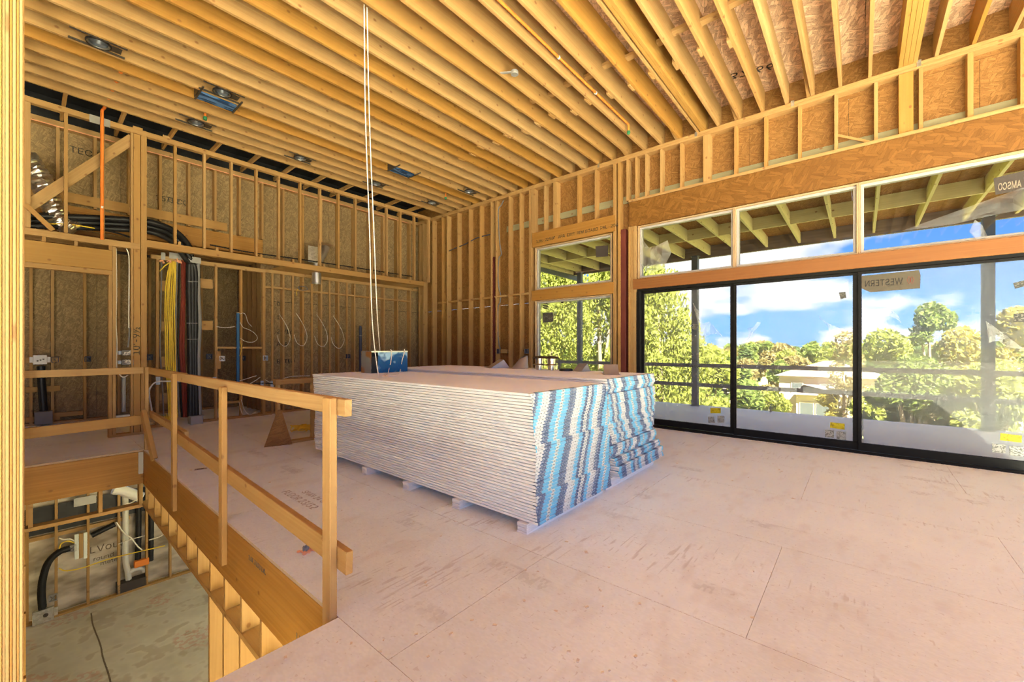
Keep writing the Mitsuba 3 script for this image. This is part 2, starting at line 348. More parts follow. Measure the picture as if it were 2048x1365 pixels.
# ------------------------------------------------------------------ floor
struct('floor', 'pinkish tan wooden subfloor sheets with faint seams and sawdust')
def panel_floor(x0, x1, y0, y1):
    if x1 - x0 > 0.02 and y1 - y0 > 0.02:
        box('floor__subfloor_panel', (x0 + 0.0009, y0 + 0.0009, -0.022), (x1 - 0.0009, y1 - 0.0009, 0.0), 'subfloor')
xs = [XL] + [WX1 - 1.21 * k for k in range(4, 0, -1)] + [WX1 + 1.21 * k for k in range(0, 6)]
xs = sorted(set([round(x, 4) for x in xs if x < 7.3] + [round(WX0, 4)])) + [7.40]
for i in range(len(xs) - 1):
    y = YB + (0.19 if i % 2 else 1.40)
    ys = [YB]
    while y < 11.6:
        ys.append(y); y += 2.42
    ys.append(11.6)
    for y0, y1 in zip(ys[:-1], ys[1:]):
        if xs[i] >= WX0 - 1e-3 and xs[i + 1] <= WX1 + 1e-3:      # the strip that the stairwell cuts
            panel_floor(xs[i], xs[i + 1], y0, min(y1, WY0)); panel_floor(xs[i], xs[i + 1], max(y0, WY1), y1)
        else:
            panel_floor(xs[i], xs[i + 1], y0, y1)
# ------------------------------------------------------------------ stairwell: rims, plates, studs below, lower level
struct('wall_stairwell', 'rim beams, plates and studs framing the open stairwell')
box('wall_stairwell__rim_beam', (WX1, WY0 - 0.1, -0.49), (WX1 + 0.045, WY1 + 0.3, -0.024), 'rim', 0.003)
box('wall_stairwell__rim_beam', (WX0 - 0.1, WY1, -0.47), (WX1 - 0.002, WY1 + 0.045, -0.024), 'rim', 0.003)
box('wall_stairwell__rim_beam', (WX0 - 0.1, WY0 - 0.045, -0.47), (WX1 - 0.002, WY0, -0.024), 'rim')
box('wall_stairwell__nosing', (WX0 + 0.02, WY0 + 0.001, -0.10), (WX1 - 0.003, WY0 + 0.055, -0.052), 'rim', 0.003)
box('wall_stairwell__joist_hanger', (WX1 - 0.055, WY1 - 0.012, -0.33), (WX1 - 0.004, WY1 - 0.001, -0.03), 'galv_dull')
box('wall_stairwell__top_plate', (WX1 - 0.005, WY0, -0.80), (WX1 + 0.135, WY1 + 0.14, -0.755), 'pine', 0.002)
box('wall_stairwell__top_plate', (WX0 + 0.02, WY1 - 0.0, -0.80), (WX1 - 0.008, WY1 + 0.14, -0.755), 'pine', 0.002)
for x in (0.02, 0.62, 1.02):
    box('wall_stairwell__cripple_stud', (x, WY1 + 0.005, -0.753), (x + S2, WY1 + 0.14, -0.472), 'pine')
for y in np.arange(WY1 - 0.35, WY0 + 0.1, -0.41):
    box('wall_stairwell__cripple_stud', (WX1, y, -0.753), (WX1 + 0.135, y + S2, -0.492), 'pine')
for y in (4.46, 4.05, 3.64, 3.23, 2.82, 2.41):
    box('wall_stairwell__stud', (WX1 + 0.002, y, ZL + 0.04), (WX1 + 0.135, y + S2, -0.803), 'pine', 0.002)
box('wall_stairwell__bottom_plate', (WX1, WY0, ZL), (WX1 + 0.135, 4.5, ZL + 0.038), 'pine')
struct('floor_lower', 'bare grey concrete slab of the lower level with a long crack')
box('floor_lower__slab', (-0.12, -1.0, ZL - 0.12), (9.5, YD + 0.4, ZL), 'concrete')
cr = [np.array([*onZ(px, py, ZL)[:2], ZL + 0.001]) for px, py in ((182, 1200), (186, 1225), (200, 1262), (206, 1290), (219, 1330), (224, 1366))]
V, Fc = tubemesh(cr, 0.011, 5, True, 6); V = V * 1.0; V[:, 2] = np.clip(V[:, 2], ZL - 0.01, ZL + 0.0025)
put('floor_lower__crack', (V, Fc), 'mark')

YL = 11.40
struct('wall_lower', 'stud wall in front of the stained concrete foundation wall of the lower level')
box('wall_lower__foundation', (-0.3, YL + 0.22, ZL - 0.1), (9.5, YL + 0.45, -1.42), 'basement_concrete')
for k in range(5):
    box('wall_lower__osb_panel', (-0.3 + 1.22 * k, YL + 0.145, -1.38), (0.915 + 1.22 * k, YL + 0.158, -0.02), 'osb')
box('wall_lower__membrane', (-0.3, YL + 0.135, -2.02), (5.5, YL + 0.143, -1.52), 'black_sheet')
box('wall_lower__sill', (-0.3, YL + 0.14, -2.13), (1.4, YL + 0.225, -2.06), 'pine')
for px in (112.5, 176.5, 238, 294, 341, 387, 425):
    x = onY(px, 1000, YL)[0]
    box('wall_lower__stud', (x - S2 / 2, YL, ZL + 0.04), (x + S2 / 2, YL + 0.09, -0.4), 'pine', 0.002)
box('wall_lower__stud', (0.0, YL, ZL + 0.04), (S2, YL + 0.09, -0.4), 'pine')
box('wall_lower__bottom_plate', (-0.3, YL - 0.012, ZL), (5.5, YL + 0.09, ZL + 0.038), 'pine')
for x0, x1, z in ((0.05, 0.80, -0.98), (1.05, 1.62, -0.93)):
    box('wall_lower__blocking', (x0, YL - 0.02, z), (x1, YL + 0.07, z + 0.05), 'pine')
# ------------------------------------------------------------------ left stud wall, seen edge on beside the camera
struct('added_side_wall', 'added unseen sheathed wall on the far left, cutting light from that side')
box('added_side_wall__sheathing', (XL, 1.2, 0.0), (XL + 0.013, YD + 0.2, H + 0.3), 'osb')  # added out of view to cut the light coming in from the left
box('added_side_wall__sheathing', (XL, YD + 0.16, 0.0), (-0.2, YD + 0.173, H + 0.3), 'osb')
for y in np.arange(1.25, YD, 0.62):
    box('added_side_wall__stud', (XL + 0.014, y, 0.0), (XL + 0.15, y + S2, H), 'pine')
struct('added_near_wall', 'added unseen short wall blocking sun at the right end of the open near side')
box('added_near_wall__sheathing', (5.0, YB - 0.16, 0.0), (XO, YB - 0.147, H + 0.3), 'osb')  # segment added behind the camera to keep sun off the sliding door
for x in np.arange(5.05, 7.2, 0.42):
    box('added_near_wall__stud', (x, YB - 0.146, 0.0), (x + S2, YB - 0.01, H), 'pine')
struct('wall_left', 'stud wall on the left seen edge on, its studs close together')
PLY = (0.0046, 0.0040, 0.0052, 0.0038, 0.0050, 0.0042, 0.0046, 0.0060, 0.0050, 0.0045)
x1 = -0.0038
for i, w in enumerate(PLY):
    box('wall_left__laminated_ply', (x1 - w + 0.0005, 1.30 + 0.002 * (i * 7 % 4), 0.001), (x1, 1.42, H - 0.01), ('pine', 'lvl', 'pine', 'rim', 'pine')[i % 5], 0.0004)
    x1 -= w
box('wall_left__post', (-0.19, 1.302, 0.001), (x1 - 0.0005, 1.44, H - 0.01), 'pine')
for y in (1.85, 2.6, 3.4, 4.2, 5.0, 6.2, 7.4):
    box('wall_left__stud', (-0.15, y, 0.001 if y < WY0 else ZL + 0.001), (-0.0068, y + 0.038, H - 0.01), 'pine', 0.0015)
for i, y in enumerate((2.95, 3.7, 4.6, 5.6, 6.6)):
    box('wall_left__lower_stud', (-0.15, y, ZL + 0.001), (0.004 - 0.0012 * i, y + 0.038, -0.5), ('lvl', 'pine')[i % 2])
box('wall_left__strap', (-0.02, 1.2955, 2.28), (-0.0045, 1.2965, 2.36), 'galv_dull')
box('wall_left__sheathing', (-0.17, 2.3, ZL), (-0.155, YD, -0.05), 'osb')

# ------------------------------------------------------------------ upper front stud wall (wall_back), ledge, posts, door header
struct('wall_back', 'tall front stud wall with open bays above the ledge')
box('wall_back__top_plate', (-0.02, YF, H - 0.085), (XW - 0.02, YF + 0.089, H - 0.002), 'pine', 0.002)
ledge_z = 3.21
def fx(px): return onY(px, 500, YF)[0]
for px in (55, 132, 206, 351, 409.5, 463.5, 513.5, 558.5, 601.5, 641, 678, 712, 774.5, 802, 830, 859):
    x = fx(px)
    w = 0.06 if px in (55, 859) else S2
    box('wall_back__stud', (x - w / 2, YF + 0.002, (ledge_z if px > 300 else 3.13)), (x + w / 2, YF + 0.089, H - 0.087), 'pine', 0.002)
x = fx(745); box('wall_back__stud', (x - S2 / 2, YF + 0.002, ledge_z), (x + S2 / 2, YF + 0.089, H - 0.087), 'pine', 0.002)
# the built-up post left of the ledge, floor to plate
for a, b, m_, yy in ((262, 267, 'pine', 0.0), (267.5, 281.5, 'pine', 0.012), (282, 294, 'pine', -0.004)):
    box('wall_back__post', (fx(a), YF + yy, 0.04), (fx(b) - 0.002, YF + 0.13, H - 0.087), m_, 0.002)
for a, b in ((217, 224.3), (225, 232)):
    box('wall_back__jack_stud', (fx(a), YF, 0.04), (fx(b), YF + 0.13, 2.62 if a == 217 else 3.02), 'pine', 0.002)
box('wall_back__bottom_plate', (fx(217), YF - 0.006, 0.0), (fx(296), YF + 0.14, 0.04), 'pine')
box('wall_back__ledge_plate', (-0.02, YF - 0.004, 3.03), (fx(281), YF + 0.1, 3.125), 'pine', 0.002)
box('wall_back__header', (-0.02, YF - 0.002, 2.64), (fx(224.6), YF + 0.09, 2.955), 'lvl', 0.003)
box('wall_back__header_plate', (-0.02, YF - 0.004, 2.565), (fx(224.6), YF + 0.1, 2.637), 'pine', 0.002)
for px in (88, 152, 221):
    box('wall_back__cripple_stud', (fx(px) - S2 / 2, YF, 2.958), (fx(px) + S2 / 2, YF + 0.089, 3.028), 'pine')
beam('wall_back__diagonal_brace', onY(58, 385, YF + 0.115), onY(266, 250, YF + 0.115), S2, 0.14, 'pine', ch=0.002)
beam('wall_back__knee_brace', onY(50, 382, YF - 0.03), onY(106, 434, YF - 0.03), S2, 0.06, 'pine')
for px in (55, 64, 186, 190):
    pass
box('wall_back__ledge_plate', (fx(285), YF - 0.004, 3.09), (XW - 0.25, YF + 0.1, 3.205), 'pine', 0.003)
for k in range(5):
    x0 = 3.40 + 0.72 * k
    box('wall_back__soffit_panel', (x0, YF + 0.102, 3.09), (x0 + 0.714, YR - 0.003, 3.105), 'pine')
for px in (345, 422, 512, 577, 640, 705, 760, 815):
    x = fx(px) + 0.08
    box('wall_back__ledge_block', (x, YF + 0.01, 3.206), (x + S2, YF + 0.09, 3.265), 'pine')
for px, py in ((187, 600), (0, 0)):
    pass
# shims on top of the plate and the grey nail plate
for px, w in ((276, 0.12), (334, 0.1)):
    x = fx(px); box('wall_back__shim', (x - w / 2, YF + 0.01, H - 0.001), (x + w / 2, YF + 0.08, H + 0.035), 'pine')
a = onY(200, 215, YF - 0.008)
box('wall_back__nail_plate', (a[0] - 0.115, YF - 0.008, a[2] - 0.06), (a[0] + 0.115, YF - 0.004, a[2] + 0.06), 'galv_dull')
a = onY(384.5, 493, YR - 0.01)
# ------------------------------------------------------------------ wall behind: studs, sheathing panels
struct('wall_rear', 'rear exterior wall of studs backed with brown strand board')
for k in range(6):
    for z0, z1 in ((2.5, 4.93),) if k < 3 else ((0.0, 2.43), (2.44, 4.93)):
        x0 = -0.15 + 1.22 * k
        box('wall_rear__osb_panel', (x0, YR + 0.141, 3.35 if k < 3 else z0), (x0 + 1.216 if k < 5 else XO + 0.01, YR + 0.153, z1), 'osb')
box('wall_rear__osb_panel', (3.25, YR + 0.141, 0), (3.506, YR + 0.153, 3.345), 'osb')
box('wall_rear__house_wrap', (-0.4, YR + 0.154, 3.35), (XO + 0.02, YR + 0.156, H + 0.36), 'card_dark')
box('wall_rear__house_wrap', (3.25, YR + 0.154, -0.4), (XO + 0.02, YR + 0.156, 3.345), 'card_dark')
def rx(px): return onY(px, 500, YR)[0]
box('wall_rear__top_plate', (-0.1, YR, H - 0.09), (XW, YR + 0.14, H - 0.002), 'pine')
box('wall_rear__rim_board', (-0.1, YR + 0.03, H), (XW, YR + 0.07, H + 0.347), 'black_sheet')  # coloured black to imitate the shade above the rear plate
for x in np.arange(0.33, 7.1, 0.416):
    low = x > 3.3
    box('wall_rear__stud', (x - S2 / 2, YR + 0.001, 0.04 if low else 3.72), (x + S2 / 2, YR + 0.14, H - 0.092), 'pine')
box('wall_rear__header', (-0.1, YR + 0.01, 3.36), (3.25, YR + 0.13, 3.70), 'rim')
box('wall_rear__header', (-0.1, YR - 0.02, 3.74), (2.6, YR + 0.0, 3.9), 'pine')
box('wall_rear__foam_seal', (0.0, YR - 0.004, H - 0.098), (XW - 0.3, YR + 0.004, H - 0.083), 'foam')
box('wall_rear__bottom_plate', (3.2, YR - 0.004, 0.0), (XW, YR + 0.14, 0.04), 'pine')
box('wall_rear__soffit_plate', (3.24, YR - 0.03, 3.02), (XW, YR - 0.001, 3.088), 'pine')
for i, (xa, xb) in enumerate(zip(np.arange(3.24, 7.1, 0.416), np.arange(3.66, 7.3, 0.416))):
    box('wall_rear__fire_block', (3.24 + 0.416 * i + 0.02, YR - 0.001, 2.70), (min(3.24 + 0.416 * (i + 1) - 0.02, XW), YR + 0.09, 2.738), 'pine')
for x in (rx(544), rx(585), rx(623), rx(658.5), rx(693)):
    box('wall_rear__furring_stud', (x - 0.019, YR - 0.03, 0.04), (x + 0.019, YR - 0.001, 3.02), 'pine')
# closet front between post and wall_rear
for px, w in ((313, S2), (378, S2), (430, S2), (480, S2), (525, 0.055)):
    x = rx(px)
    box('wall_rear__closet_stud', (x - w / 2, YR - 0.09, 0.04), (x + w / 2, YR - 0.001, 3.0), 'pine', 0.002)
box('wall_rear__closet_plate', (rx(300), YR - 0.09, 3.0), (rx(528), YR - 0.001, 3.075), 'pine', 0.002)
box('wall_rear__closet_sill', (rx(300), YR - 0.1, 0.0), (rx(340), YR, 0.04), 'pine')
box('wall_rear__closet_sill', (rx(405), YR - 0.1, 0.0), (rx(540), YR, 0.04), 'pine')
for (px0, px1, py) in ((318, 354, 545), (398, 424, 540), (318, 354, 626), (398, 424, 624), (318, 354, 697), (318, 356, 770)):
    a, b = onY(px0, py, YR), onY(px1, py, YR)
    box('wall_rear__closet_block', (a[0], YR - 0.05, a[2] - 0.09), (b[0], YR - 0.012, a[2] + 0.09), 'pine')
a, b = onY(433, 669, YR), onY(521, 669, YR)
box('wall_rear__closet_rail', (a[0], YR - 0.09, a[2] - 0.02), (b[0], YR - 0.03, a[2] + 0.02), 'pine')
a, b = onY(433, 0, YR), onY(478, 776, YR)
box('wall_rear__closet_rail', (a[0], YR - 0.09, b[2] - 0.02), (b[0], YR - 0.03, b[2] + 0.02), 'pine')
# ------------------------------------------------------------------ the deep room behind
struct('wall_deep', 'far wall of the room behind the door header, dim strand board and studs')
for k in range(3):
    box('wall_deep__osb_panel', (-0.3 + 1.22 * k, YD + 0.141, 0.0), (0.916 + 1.22 * k, YD + 0.153, 3.35), 'osb')
for px in (62, 105, 170, 238, 300, 352, 404):
    x = onY(px, 600, YD)[0]
    box('wall_deep__stud', (x - S2 / 2, YD, 0.04), (x + S2 / 2, YD + 0.14, 3.3), 'pine')
box('wall_deep__bottom_plate', (-0.3, YD - 0.002, 0), (3.3, YD + 0.14, 0.04), 'pine')
a, b = onY(107, 805, YD), onY(166, 800, YD)
box('wall_deep__blocking', (a[0], YD - 0.01, 0.12), (b[0], YD + 0.05, 0.2), 'pine')
for py in (694, 752, 812):
    box('wall_deep__blocking', (0.0, YD - 0.01, onY(80, py, YD)[2] - 0.05), (0.42, YD + 0.05, onY(80, py, YD)[2] + 0.05), 'pine')
for y in np.arange(YR + 0.2, YD, 0.3):
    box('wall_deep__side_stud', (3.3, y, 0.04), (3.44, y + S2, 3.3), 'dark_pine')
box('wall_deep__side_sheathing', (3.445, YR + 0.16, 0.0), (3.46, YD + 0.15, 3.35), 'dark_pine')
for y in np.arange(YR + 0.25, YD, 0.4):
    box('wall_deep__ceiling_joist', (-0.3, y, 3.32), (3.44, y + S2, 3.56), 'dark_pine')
box('wall_deep__house_wrap', (-0.45, YD + 0.154, -0.1), (3.5, YD + 0.157, 3.6), 'card_dark')
box('wall_deep__house_wrap', (3.461, YR + 0.157, 0.0), (3.464, YD + 0.153, 3.6), 'card_dark')
box('wall_deep__roof', (-0.4, YR + 0.155, 3.57), (3.5, YD + 0.2, 3.59), 'osb_roof')

# ------------------------------------------------------------------ right wall
struct('wall_right', 'right hand exterior stud wall with window and sliding door openings')
def ry(px): return onX(px, 500, XW)[1]
def rstud(px, z0=0.04, z1=H - 0.085, w=S2, m='pine', name='stud', x0=XW, x1=XO - 0.001):
    y = ry(px); return box('wall_right__' + name, (x0, y - w / 2, z0), (x1, y + w / 2, z1), m, 0.002)
box('wall_right__top_plate', (XW, -4.5, H - 0.085), (XO, YR + 0.14, H - 0.043), 'pine', 0.002)
box('wall_right__top_plate', (XW, -4.5, H - 0.042), (XO, YR + 0.14, H), 'pine', 0.002)
WZ1, WZ0 = 3.62, 2.675              # upper window; beam; lower window
BT, BB = 2.672, 2.455
WA, WB = ry(1222), ry(1068)         # the pair of windows, near and far edge (y)
DA, DB = -2.6, ry(1272)             # the door and transoms
DT = 2.50
for px in (884, 894, 915, 938, 960, 982, 992, 1018, 1040):
    rstud(px)
for k, y in enumerate((YR - 0.12, YR - 0.3, YF - 0.07)):
    box('wall_right__stud', (XW, y, 0.04), (XO - 0.001, y + 0.06, H - 0.087), 'pine', 0.002)
rstud(1060, w=0.07)
rstud(1229, z1=H - 0.087, w=0.06); rstud(1238.2, w=0.05); 
for a, b in ((0.42, 0.9),): pass
box('wall_right__jack_stud', (XW, DB, 0.04), (XO - 0.001, DB + 0.05, 3.66), 'pine', 0.002)
box('wall_right__jack_stud', (XW + 0.004, DB + 0.053, 0.04), (XO - 0.001, DB + 0.10, 3.66), 'pine', 0.002)
box('wall_right__jack_stud', (XW + 0.002, DB + 0.103, 0.04), (XO - 0.001, DB + 0.15, 3.66), 'pine', 0.002)
box('wall_right__steel_column', (XW + 0.012, ry(1250.5), 0.0), (XO, ry(1241), 3.64), 'red_steel', 0.004)
box('wall_right__steel_column', (XW + 0.03, ry(987), 0.0), (XO, ry(983.5), 3.6), 'red_steel', 0.002)
# headers, beams, sills
box('wall_right__window_header', (XW - 0.004, WA - 0.09, 3.635), (XO - 0.02, WB + 0.05, 3.945), 'rim', 0.003)
box('wall_right__window_beam', (XW - 0.006, WA - 0.06, BB + 0.0), (XO - 0.03, WB + 0.06, BT), 'rim', 0.003)
box('wall_right__window_sill', (XW, WA - 0.0, 0.28), (XO, WB, 0.32), 'pine')
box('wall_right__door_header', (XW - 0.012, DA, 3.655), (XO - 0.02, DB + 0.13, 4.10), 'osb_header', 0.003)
box('wall_right__door_header_plate', (XW - 0.03, DA, 4.105), (XO, DB + 0.13, 4.145), 'pine', 0.002)
box('wall_right__transom_beam', (XW - 0.028, DA, BB + 0.035), (XO - 0.05, DB + 0.045, BT), 'beam_red', 0.003)
for px, w in ((1362, S2), (1413, 0.11), (1471, S2), (1531, S2), (1599, S2), (1672, S2), (1752, S2), (1842, S2), (1941, 0.05), (2046, S2)):
    rstud(px, 4.147, H - 0.087, w, name='cripple_stud')
for w in (0.045, 0.045, 0.05):
    pass
for k, px in enumerate((1803.5, 1812, 1820.5)):
    rstud(px, 4.147, H - 0.087, 0.058, 'lvl', 'lvl_post')
for px, w in ((1255, 0.05), (1272, S2), (1292, S2), (1322, S2)):
    rstud(px, 4.147, H - 0.087, w, name='cripple_stud')
for px, w in ((1066, 0.08), (1089, S2), (1110, 0.10), (1156, S2), (1191, S2)):
    rstud(px, 3.947, H - 0.087, w, name='cripple_stud')
beam('wall_right__loose_stick', onX(1672, 243, XW + 0.02), onX(1738, 257, XW + 0.02), 0.02, 0.03, 'pine')
for y0 in np.arange(YF - 0.25, WB + 0.3, -0.416):
    if y0 > WB + 0.35: box('wall_right__fire_block', (XW + 0.01, y0 - 0.37, 2.615), (XO - 0.002, y0 - 0.01, 2.653), 'pine')
# outer sheathing panels and the treated band outside
yy = YR + 0.15
k = 0
while yy > -4.4:
    y1 = yy - 1.21
    for z0, z1 in ((0.0, 2.43), (2.44, 4.86)):
        lo, hi = y1 + 0.003, yy
        segs = [(lo, hi, z0, z1)]
        for (oa, ob, oz0, oz1) in ((WA - 0.01, WB + 0.01, 0.30, 3.64), (DA - 3, DB + 0.02, 0.0, 3.66)):
            new = []
            for a, b, c, d in segs:
                if b <= oa or a >= ob or d <= oz0 or c >= oz1: new.append((a, b, c, d)); continue
                if a < oa: new.append((a, oa, c, d))
                if b > ob: new.append((ob, b, c, d))
                a2, b2 = max(a, oa), min(b, ob)
                if c < oz0: new.append((a2, b2, c, oz0))
                if d > oz1: new.append((a2, b2, oz1, d))
            segs = new
        for a, b, c, d in segs:
            if b - a > 0.01 and d - c > 0.01:
                box('wall_right__osb_panel', (XO + 0.001, a, c), (XO + 0.013, b, d), 'osb_right')
                box('wall_right__house_wrap', (XO + 0.0135, a - 0.004, c - (0.006 if c > 2 else 0)), (XO + 0.0145, b + 0.004 * (abs(b - yy) < 1e-6), d), 'card_dark')
    yy = y1; k += 1
box('wall_right__osb_panel', (XO + 0.001, -4.4, 4.865), (XO + 0.013, YR + 0.15, H), 'osb_right')
box('wall_right__treated_band', (XO - 0.022, -4.4, 4.147), (XO - 0.001, WB + 0.9, 4.28), 'treated_grey')
box('wall_right__sun_block_wall', (XO + 0.001, -12.0, ZL), (XO + 0.09, -4.41, H + 0.36), 'osb_right')  # added beyond the view to keep the sun off the deck
box('wall_right__foundation_edge', (XW - 0.02, YB, -0.5), (XO + 0.05, YR, -0.023), 'dark_pine')

# ------------------------------------------------------------------ windows and sliding door
def pane(key, x, y0, y1, z0, z1):
    v = np.array([[x, y0, z0], [x, y1, z0], [x, y1, z1], [x, y0, z1]]); return put(key, (v, np.array([[0, 1, 2], [0, 2, 3]])), 'glass')
def frame4(root, x0, x1, y0, y1, z0, z1, w, m, name='frame', ch=0.003):
    ms = [boxmesh((x0, y0, z0), (x1, y1, z0 + w), ch), boxmesh((x0, y0, z1 - w), (x1, y1, z1), ch),
          boxmesh((x0, y0, z0 + w), (x1, y0 + w, z1 - w), ch), boxmesh((x0, y1 - w, z0 + w), (x1, y1, z1 - w), ch)]
    V, Fc = join(ms)
    return put(f'{root}__{name}', (V, Fc), m, uv=np.stack([V[:, 1], V[:, 2]], 1))
def window(n, y0, y1, z0, z1, label, w=0.035):
    k = struct(f'window_{n}', label)
    frame4(k, XW + 0.03, XO + 0.02, y0, y1, z0, z1, 0.022, 'vinyl_wood', 'jamb')
    frame4(k, XW + 0.075, XO + 0.03, y0 + 0.022, y1 - 0.022, z0 + 0.022, z1 - 0.022, w, 'vinyl')
    pane(k + '__pane', XW + 0.105, y0 + 0.05, y1 - 0.05, z0 + 0.05, z1 - 0.05)
    return k
GX = XW + 0.100
w1 = window(1, WA, WB, 0.33, BB - 0.005, 'lower pane of the tall window behind the drywall, leaves blurred by film')
w2 = window(2, WA, WB, BT + 0.004, WZ1, 'upper pane of the tall window showing porch joists')
tr = [ry(1275) + 0.01, ry(1467.5), ry(1717), -2.0]
wt = []
for i in range(3):
    wt.append(window(3 + i, tr[i + 1], tr[i], BT + 0.004, 3.648, ('transom window at the left end over the sliding door', 'middle transom window over the sliding door', 'right transom window with a dark card in its corner')[i]))
d1 = struct('door_1', 'wide black framed sliding glass door with three panels')
DX0, DX1 = XW + 0.0, XW + 0.13
for i, (lo, hi) in enumerate((((DX0, DA, 0.0), (DX1, DB - 0.01, 0.035)), ((DX0 + 0.03, DA, DT - 0.055), (DX1, DB - 0.01, DT - 0.0)), ((DX0, DB - 0.075, 0.036), (DX1, DB - 0.01, DT - 0.056)))):
    box(d1 + '__' + ('track', 'head_frame', 'jamb')[i], lo, hi, 'black_frame', 0.003)
pe = [DB - 0.078, ry(1465.5), ry(1716), -2.5]
for i in range(3):
    y1, y0 = pe[i], pe[i + 1]
    xo = DX0 + 0.012 + 0.035 * (2 - i)
    p = numbered(d1 + '__panel')
    z0, z1, sw = 0.04, DT - 0.058, 0.055
    ms = [boxmesh((xo, y0, z0), (xo + 0.035, y1, z0 + 0.105), 0.003), boxmesh((xo, y0, z1 - 0.035), (xo + 0.035, y1, z1), 0.003),
          boxmesh((xo, y0, z0 + 0.105), (xo + 0.035, y0 + sw, z1 - 0.035), 0.003), boxmesh((xo, y1 - sw * 0.7, z0 + 0.105), (xo + 0.035, y1, z1 - 0.035), 0.003)]
    put(p, join(ms), 'black_frame', raw=True)
    v = np.array([[xo + 0.018, y0 + sw, z0 + 0.1], [xo + 0.018, y1 - 0.03, z0 + 0.1], [xo + 0.018, y1 - 0.03, z1 - 0.03], [xo + 0.018, y0 + sw, z1 - 0.03]])
    put(p + '__pane', (v, np.array([[0, 1, 2], [0, 2, 3]])), 'glass')
for root, i, zt in ((d1 + '__panel', 0, 2.40), (d1 + '__panel_001', 1, 2.41), (d1 + '__panel_002', 2, 2.41)):
    X = DX0 + 0.012 + 0.035 * (2 - i) + 0.014
    v = np.array([[X, pe[i + 1] + 0.06, 0.15], [X, pe[i] - 0.04, 0.15], [X, pe[i] - 0.04, zt], [X - 0.004, (pe[i] + pe[i + 1]) / 2, zt], [X, pe[i + 1] + 0.06, zt]])
    put(root + '__protective_film', (v, np.array([[0, 1, 2], [0, 2, 3], [0, 3, 4]])), 'film_thin')
PX = [DX0 + 0.012 + 0.035 * (2 - i) + 0.018 for i in range(3)]
def sticker(root, name, quad, X, m, label=None, th=0.0012):
    """quad: pixel corners of a flat label on the glass plane X, clockwise from upper left"""
    pts = np.array([onX(px, py, X) for px, py in quad])
    V = np.vstack([pts, pts + [-th, 0, 0]]); n = len(pts)
    Fc = [[0, i, i + 1] for i in range(1, n - 1)] + [[n, n + i + 1, n + i] for i in range(1, n - 1)]
    for i in range(n): j = (i + 1) % n; Fc += [[i, n + i, n + j], [i, n + j, j]]
    k = put(f'{root}__{name}', (V, np.array(Fc)), m)
    if label: tag(k, label)
    return k
P0, P1, P2 = d1 + '__panel', d1 + '__panel_001', d1 + '__panel_002'
for root, X, ylw, g1, g2 in ((P0, PX[0], ((1421, 789.5), (1441.5, 789.5), (1441.5, 800), (1421, 800)), ((1416, 807), (1428, 807), (1430, 819), (1417, 819)), ((1435, 805.5), (1449, 805.5), (1448, 819), (1435, 819))),
                             (P1, PX[1], ((1660.5, 818), (1689.5, 821), (1689, 833), (1660, 829)), ((1650, 833), (1668, 834), (1668, 849), (1650, 847.5)), ((1673, 836), (1692, 837.5), (1692, 853.5), (1673, 852))),
                             (P2, PX[2], ((2001, 840), (2044, 845), (2043, 859), (2000, 854)), ((1984, 860.5), (2011.5, 863), (2011, 880.5), (1984.5, 878)), ((2018, 865), (2047, 868), (2047, 887), (2019, 884)))):
    Xs = X - 0.007
    sticker(root, 'yellow_label', ylw, Xs, 'label_yellow'); sticker(root, 'grey_label', g1, Xs, 'label_grey'); sticker(root, 'grey_label', g2, Xs, 'label_grey')
sticker(P0, 'corner_sticker', ((1388, 621), (1396.5, 623), (1392, 633.5), (1383.5, 631)), PX[0] - 0.007, 'label_dark')
sticker(P1, 'corner_sticker', ((1678, 558.5), (1691, 557), (1692.5, 569), (1681, 572)), PX[1] - 0.007, 'label_dark')
sticker(P2, 'corner_sticker', ((2026, 539.5), (2052, 533), (2053, 545), (2030, 551)), PX[2] - 0.007, 'label_dark')
sticker(P2, 'corner_sticker', ((2027, 600.5), (2053, 600), (2053, 617), (2027, 618)), PX[2] - 0.007, 'label_dark')
# the cardboard sheet with mirrored print, stuck on the outside of the right panel
cx = PX[2] - 0.012
sticker(P2, 'cardboard_sheet', ((1721.5, 525.5), (1838, 513.5), (1841, 524), (1840, 550), (1741, 558), (1722.5, 550)), cx, 'card', 'brown cardboard sheet with mirrored red and black lettering', 0.004)
R_, U_ = np.array([0, 1.0, 0]), np.array([0, 0, 1.0])      # mirrored: reads towards +y, which runs to the left in view
o = onX(1806, 541.5, cx - 0.006)
text_on(P2 + '__print', 'WESTERN', o, R_ * 0.70, U_, 0.080, 'ink')
def stroke(root, pts, X, r, m):
    return put(f'{root}__print', tubemesh([onX(px, py, X) for px, py in pts], r, 5, False), m)
for dx in (0, 6):
    stroke(P2, [(1814 + dx, 534), (1818 + dx, 526), (1822 + dx, 533), (1818 + dx, 541), (1814 + dx, 534)], cx - 0.006, 0.0022, 'ink_red')
stroke(P2, [(1775, 545.5), (1806, 542)], cx - 0.006, 0.0016, 'ink')
# handwriting on the left panel (mirrored)
for tx, px, py, h in (('WEISER WINDOWS + DOORS', 1417, 703, 0.045), ('OEM# 7/12', 1387, 688, 0.055), ('INSTALLER', 1400, 711, 0.036)):
    text_on(P0 + '__handwriting', tx, onX(px, py, PX[0] - 0.008), R_ * 0.85 + U_ * 0.16, U_, h, 'ink')
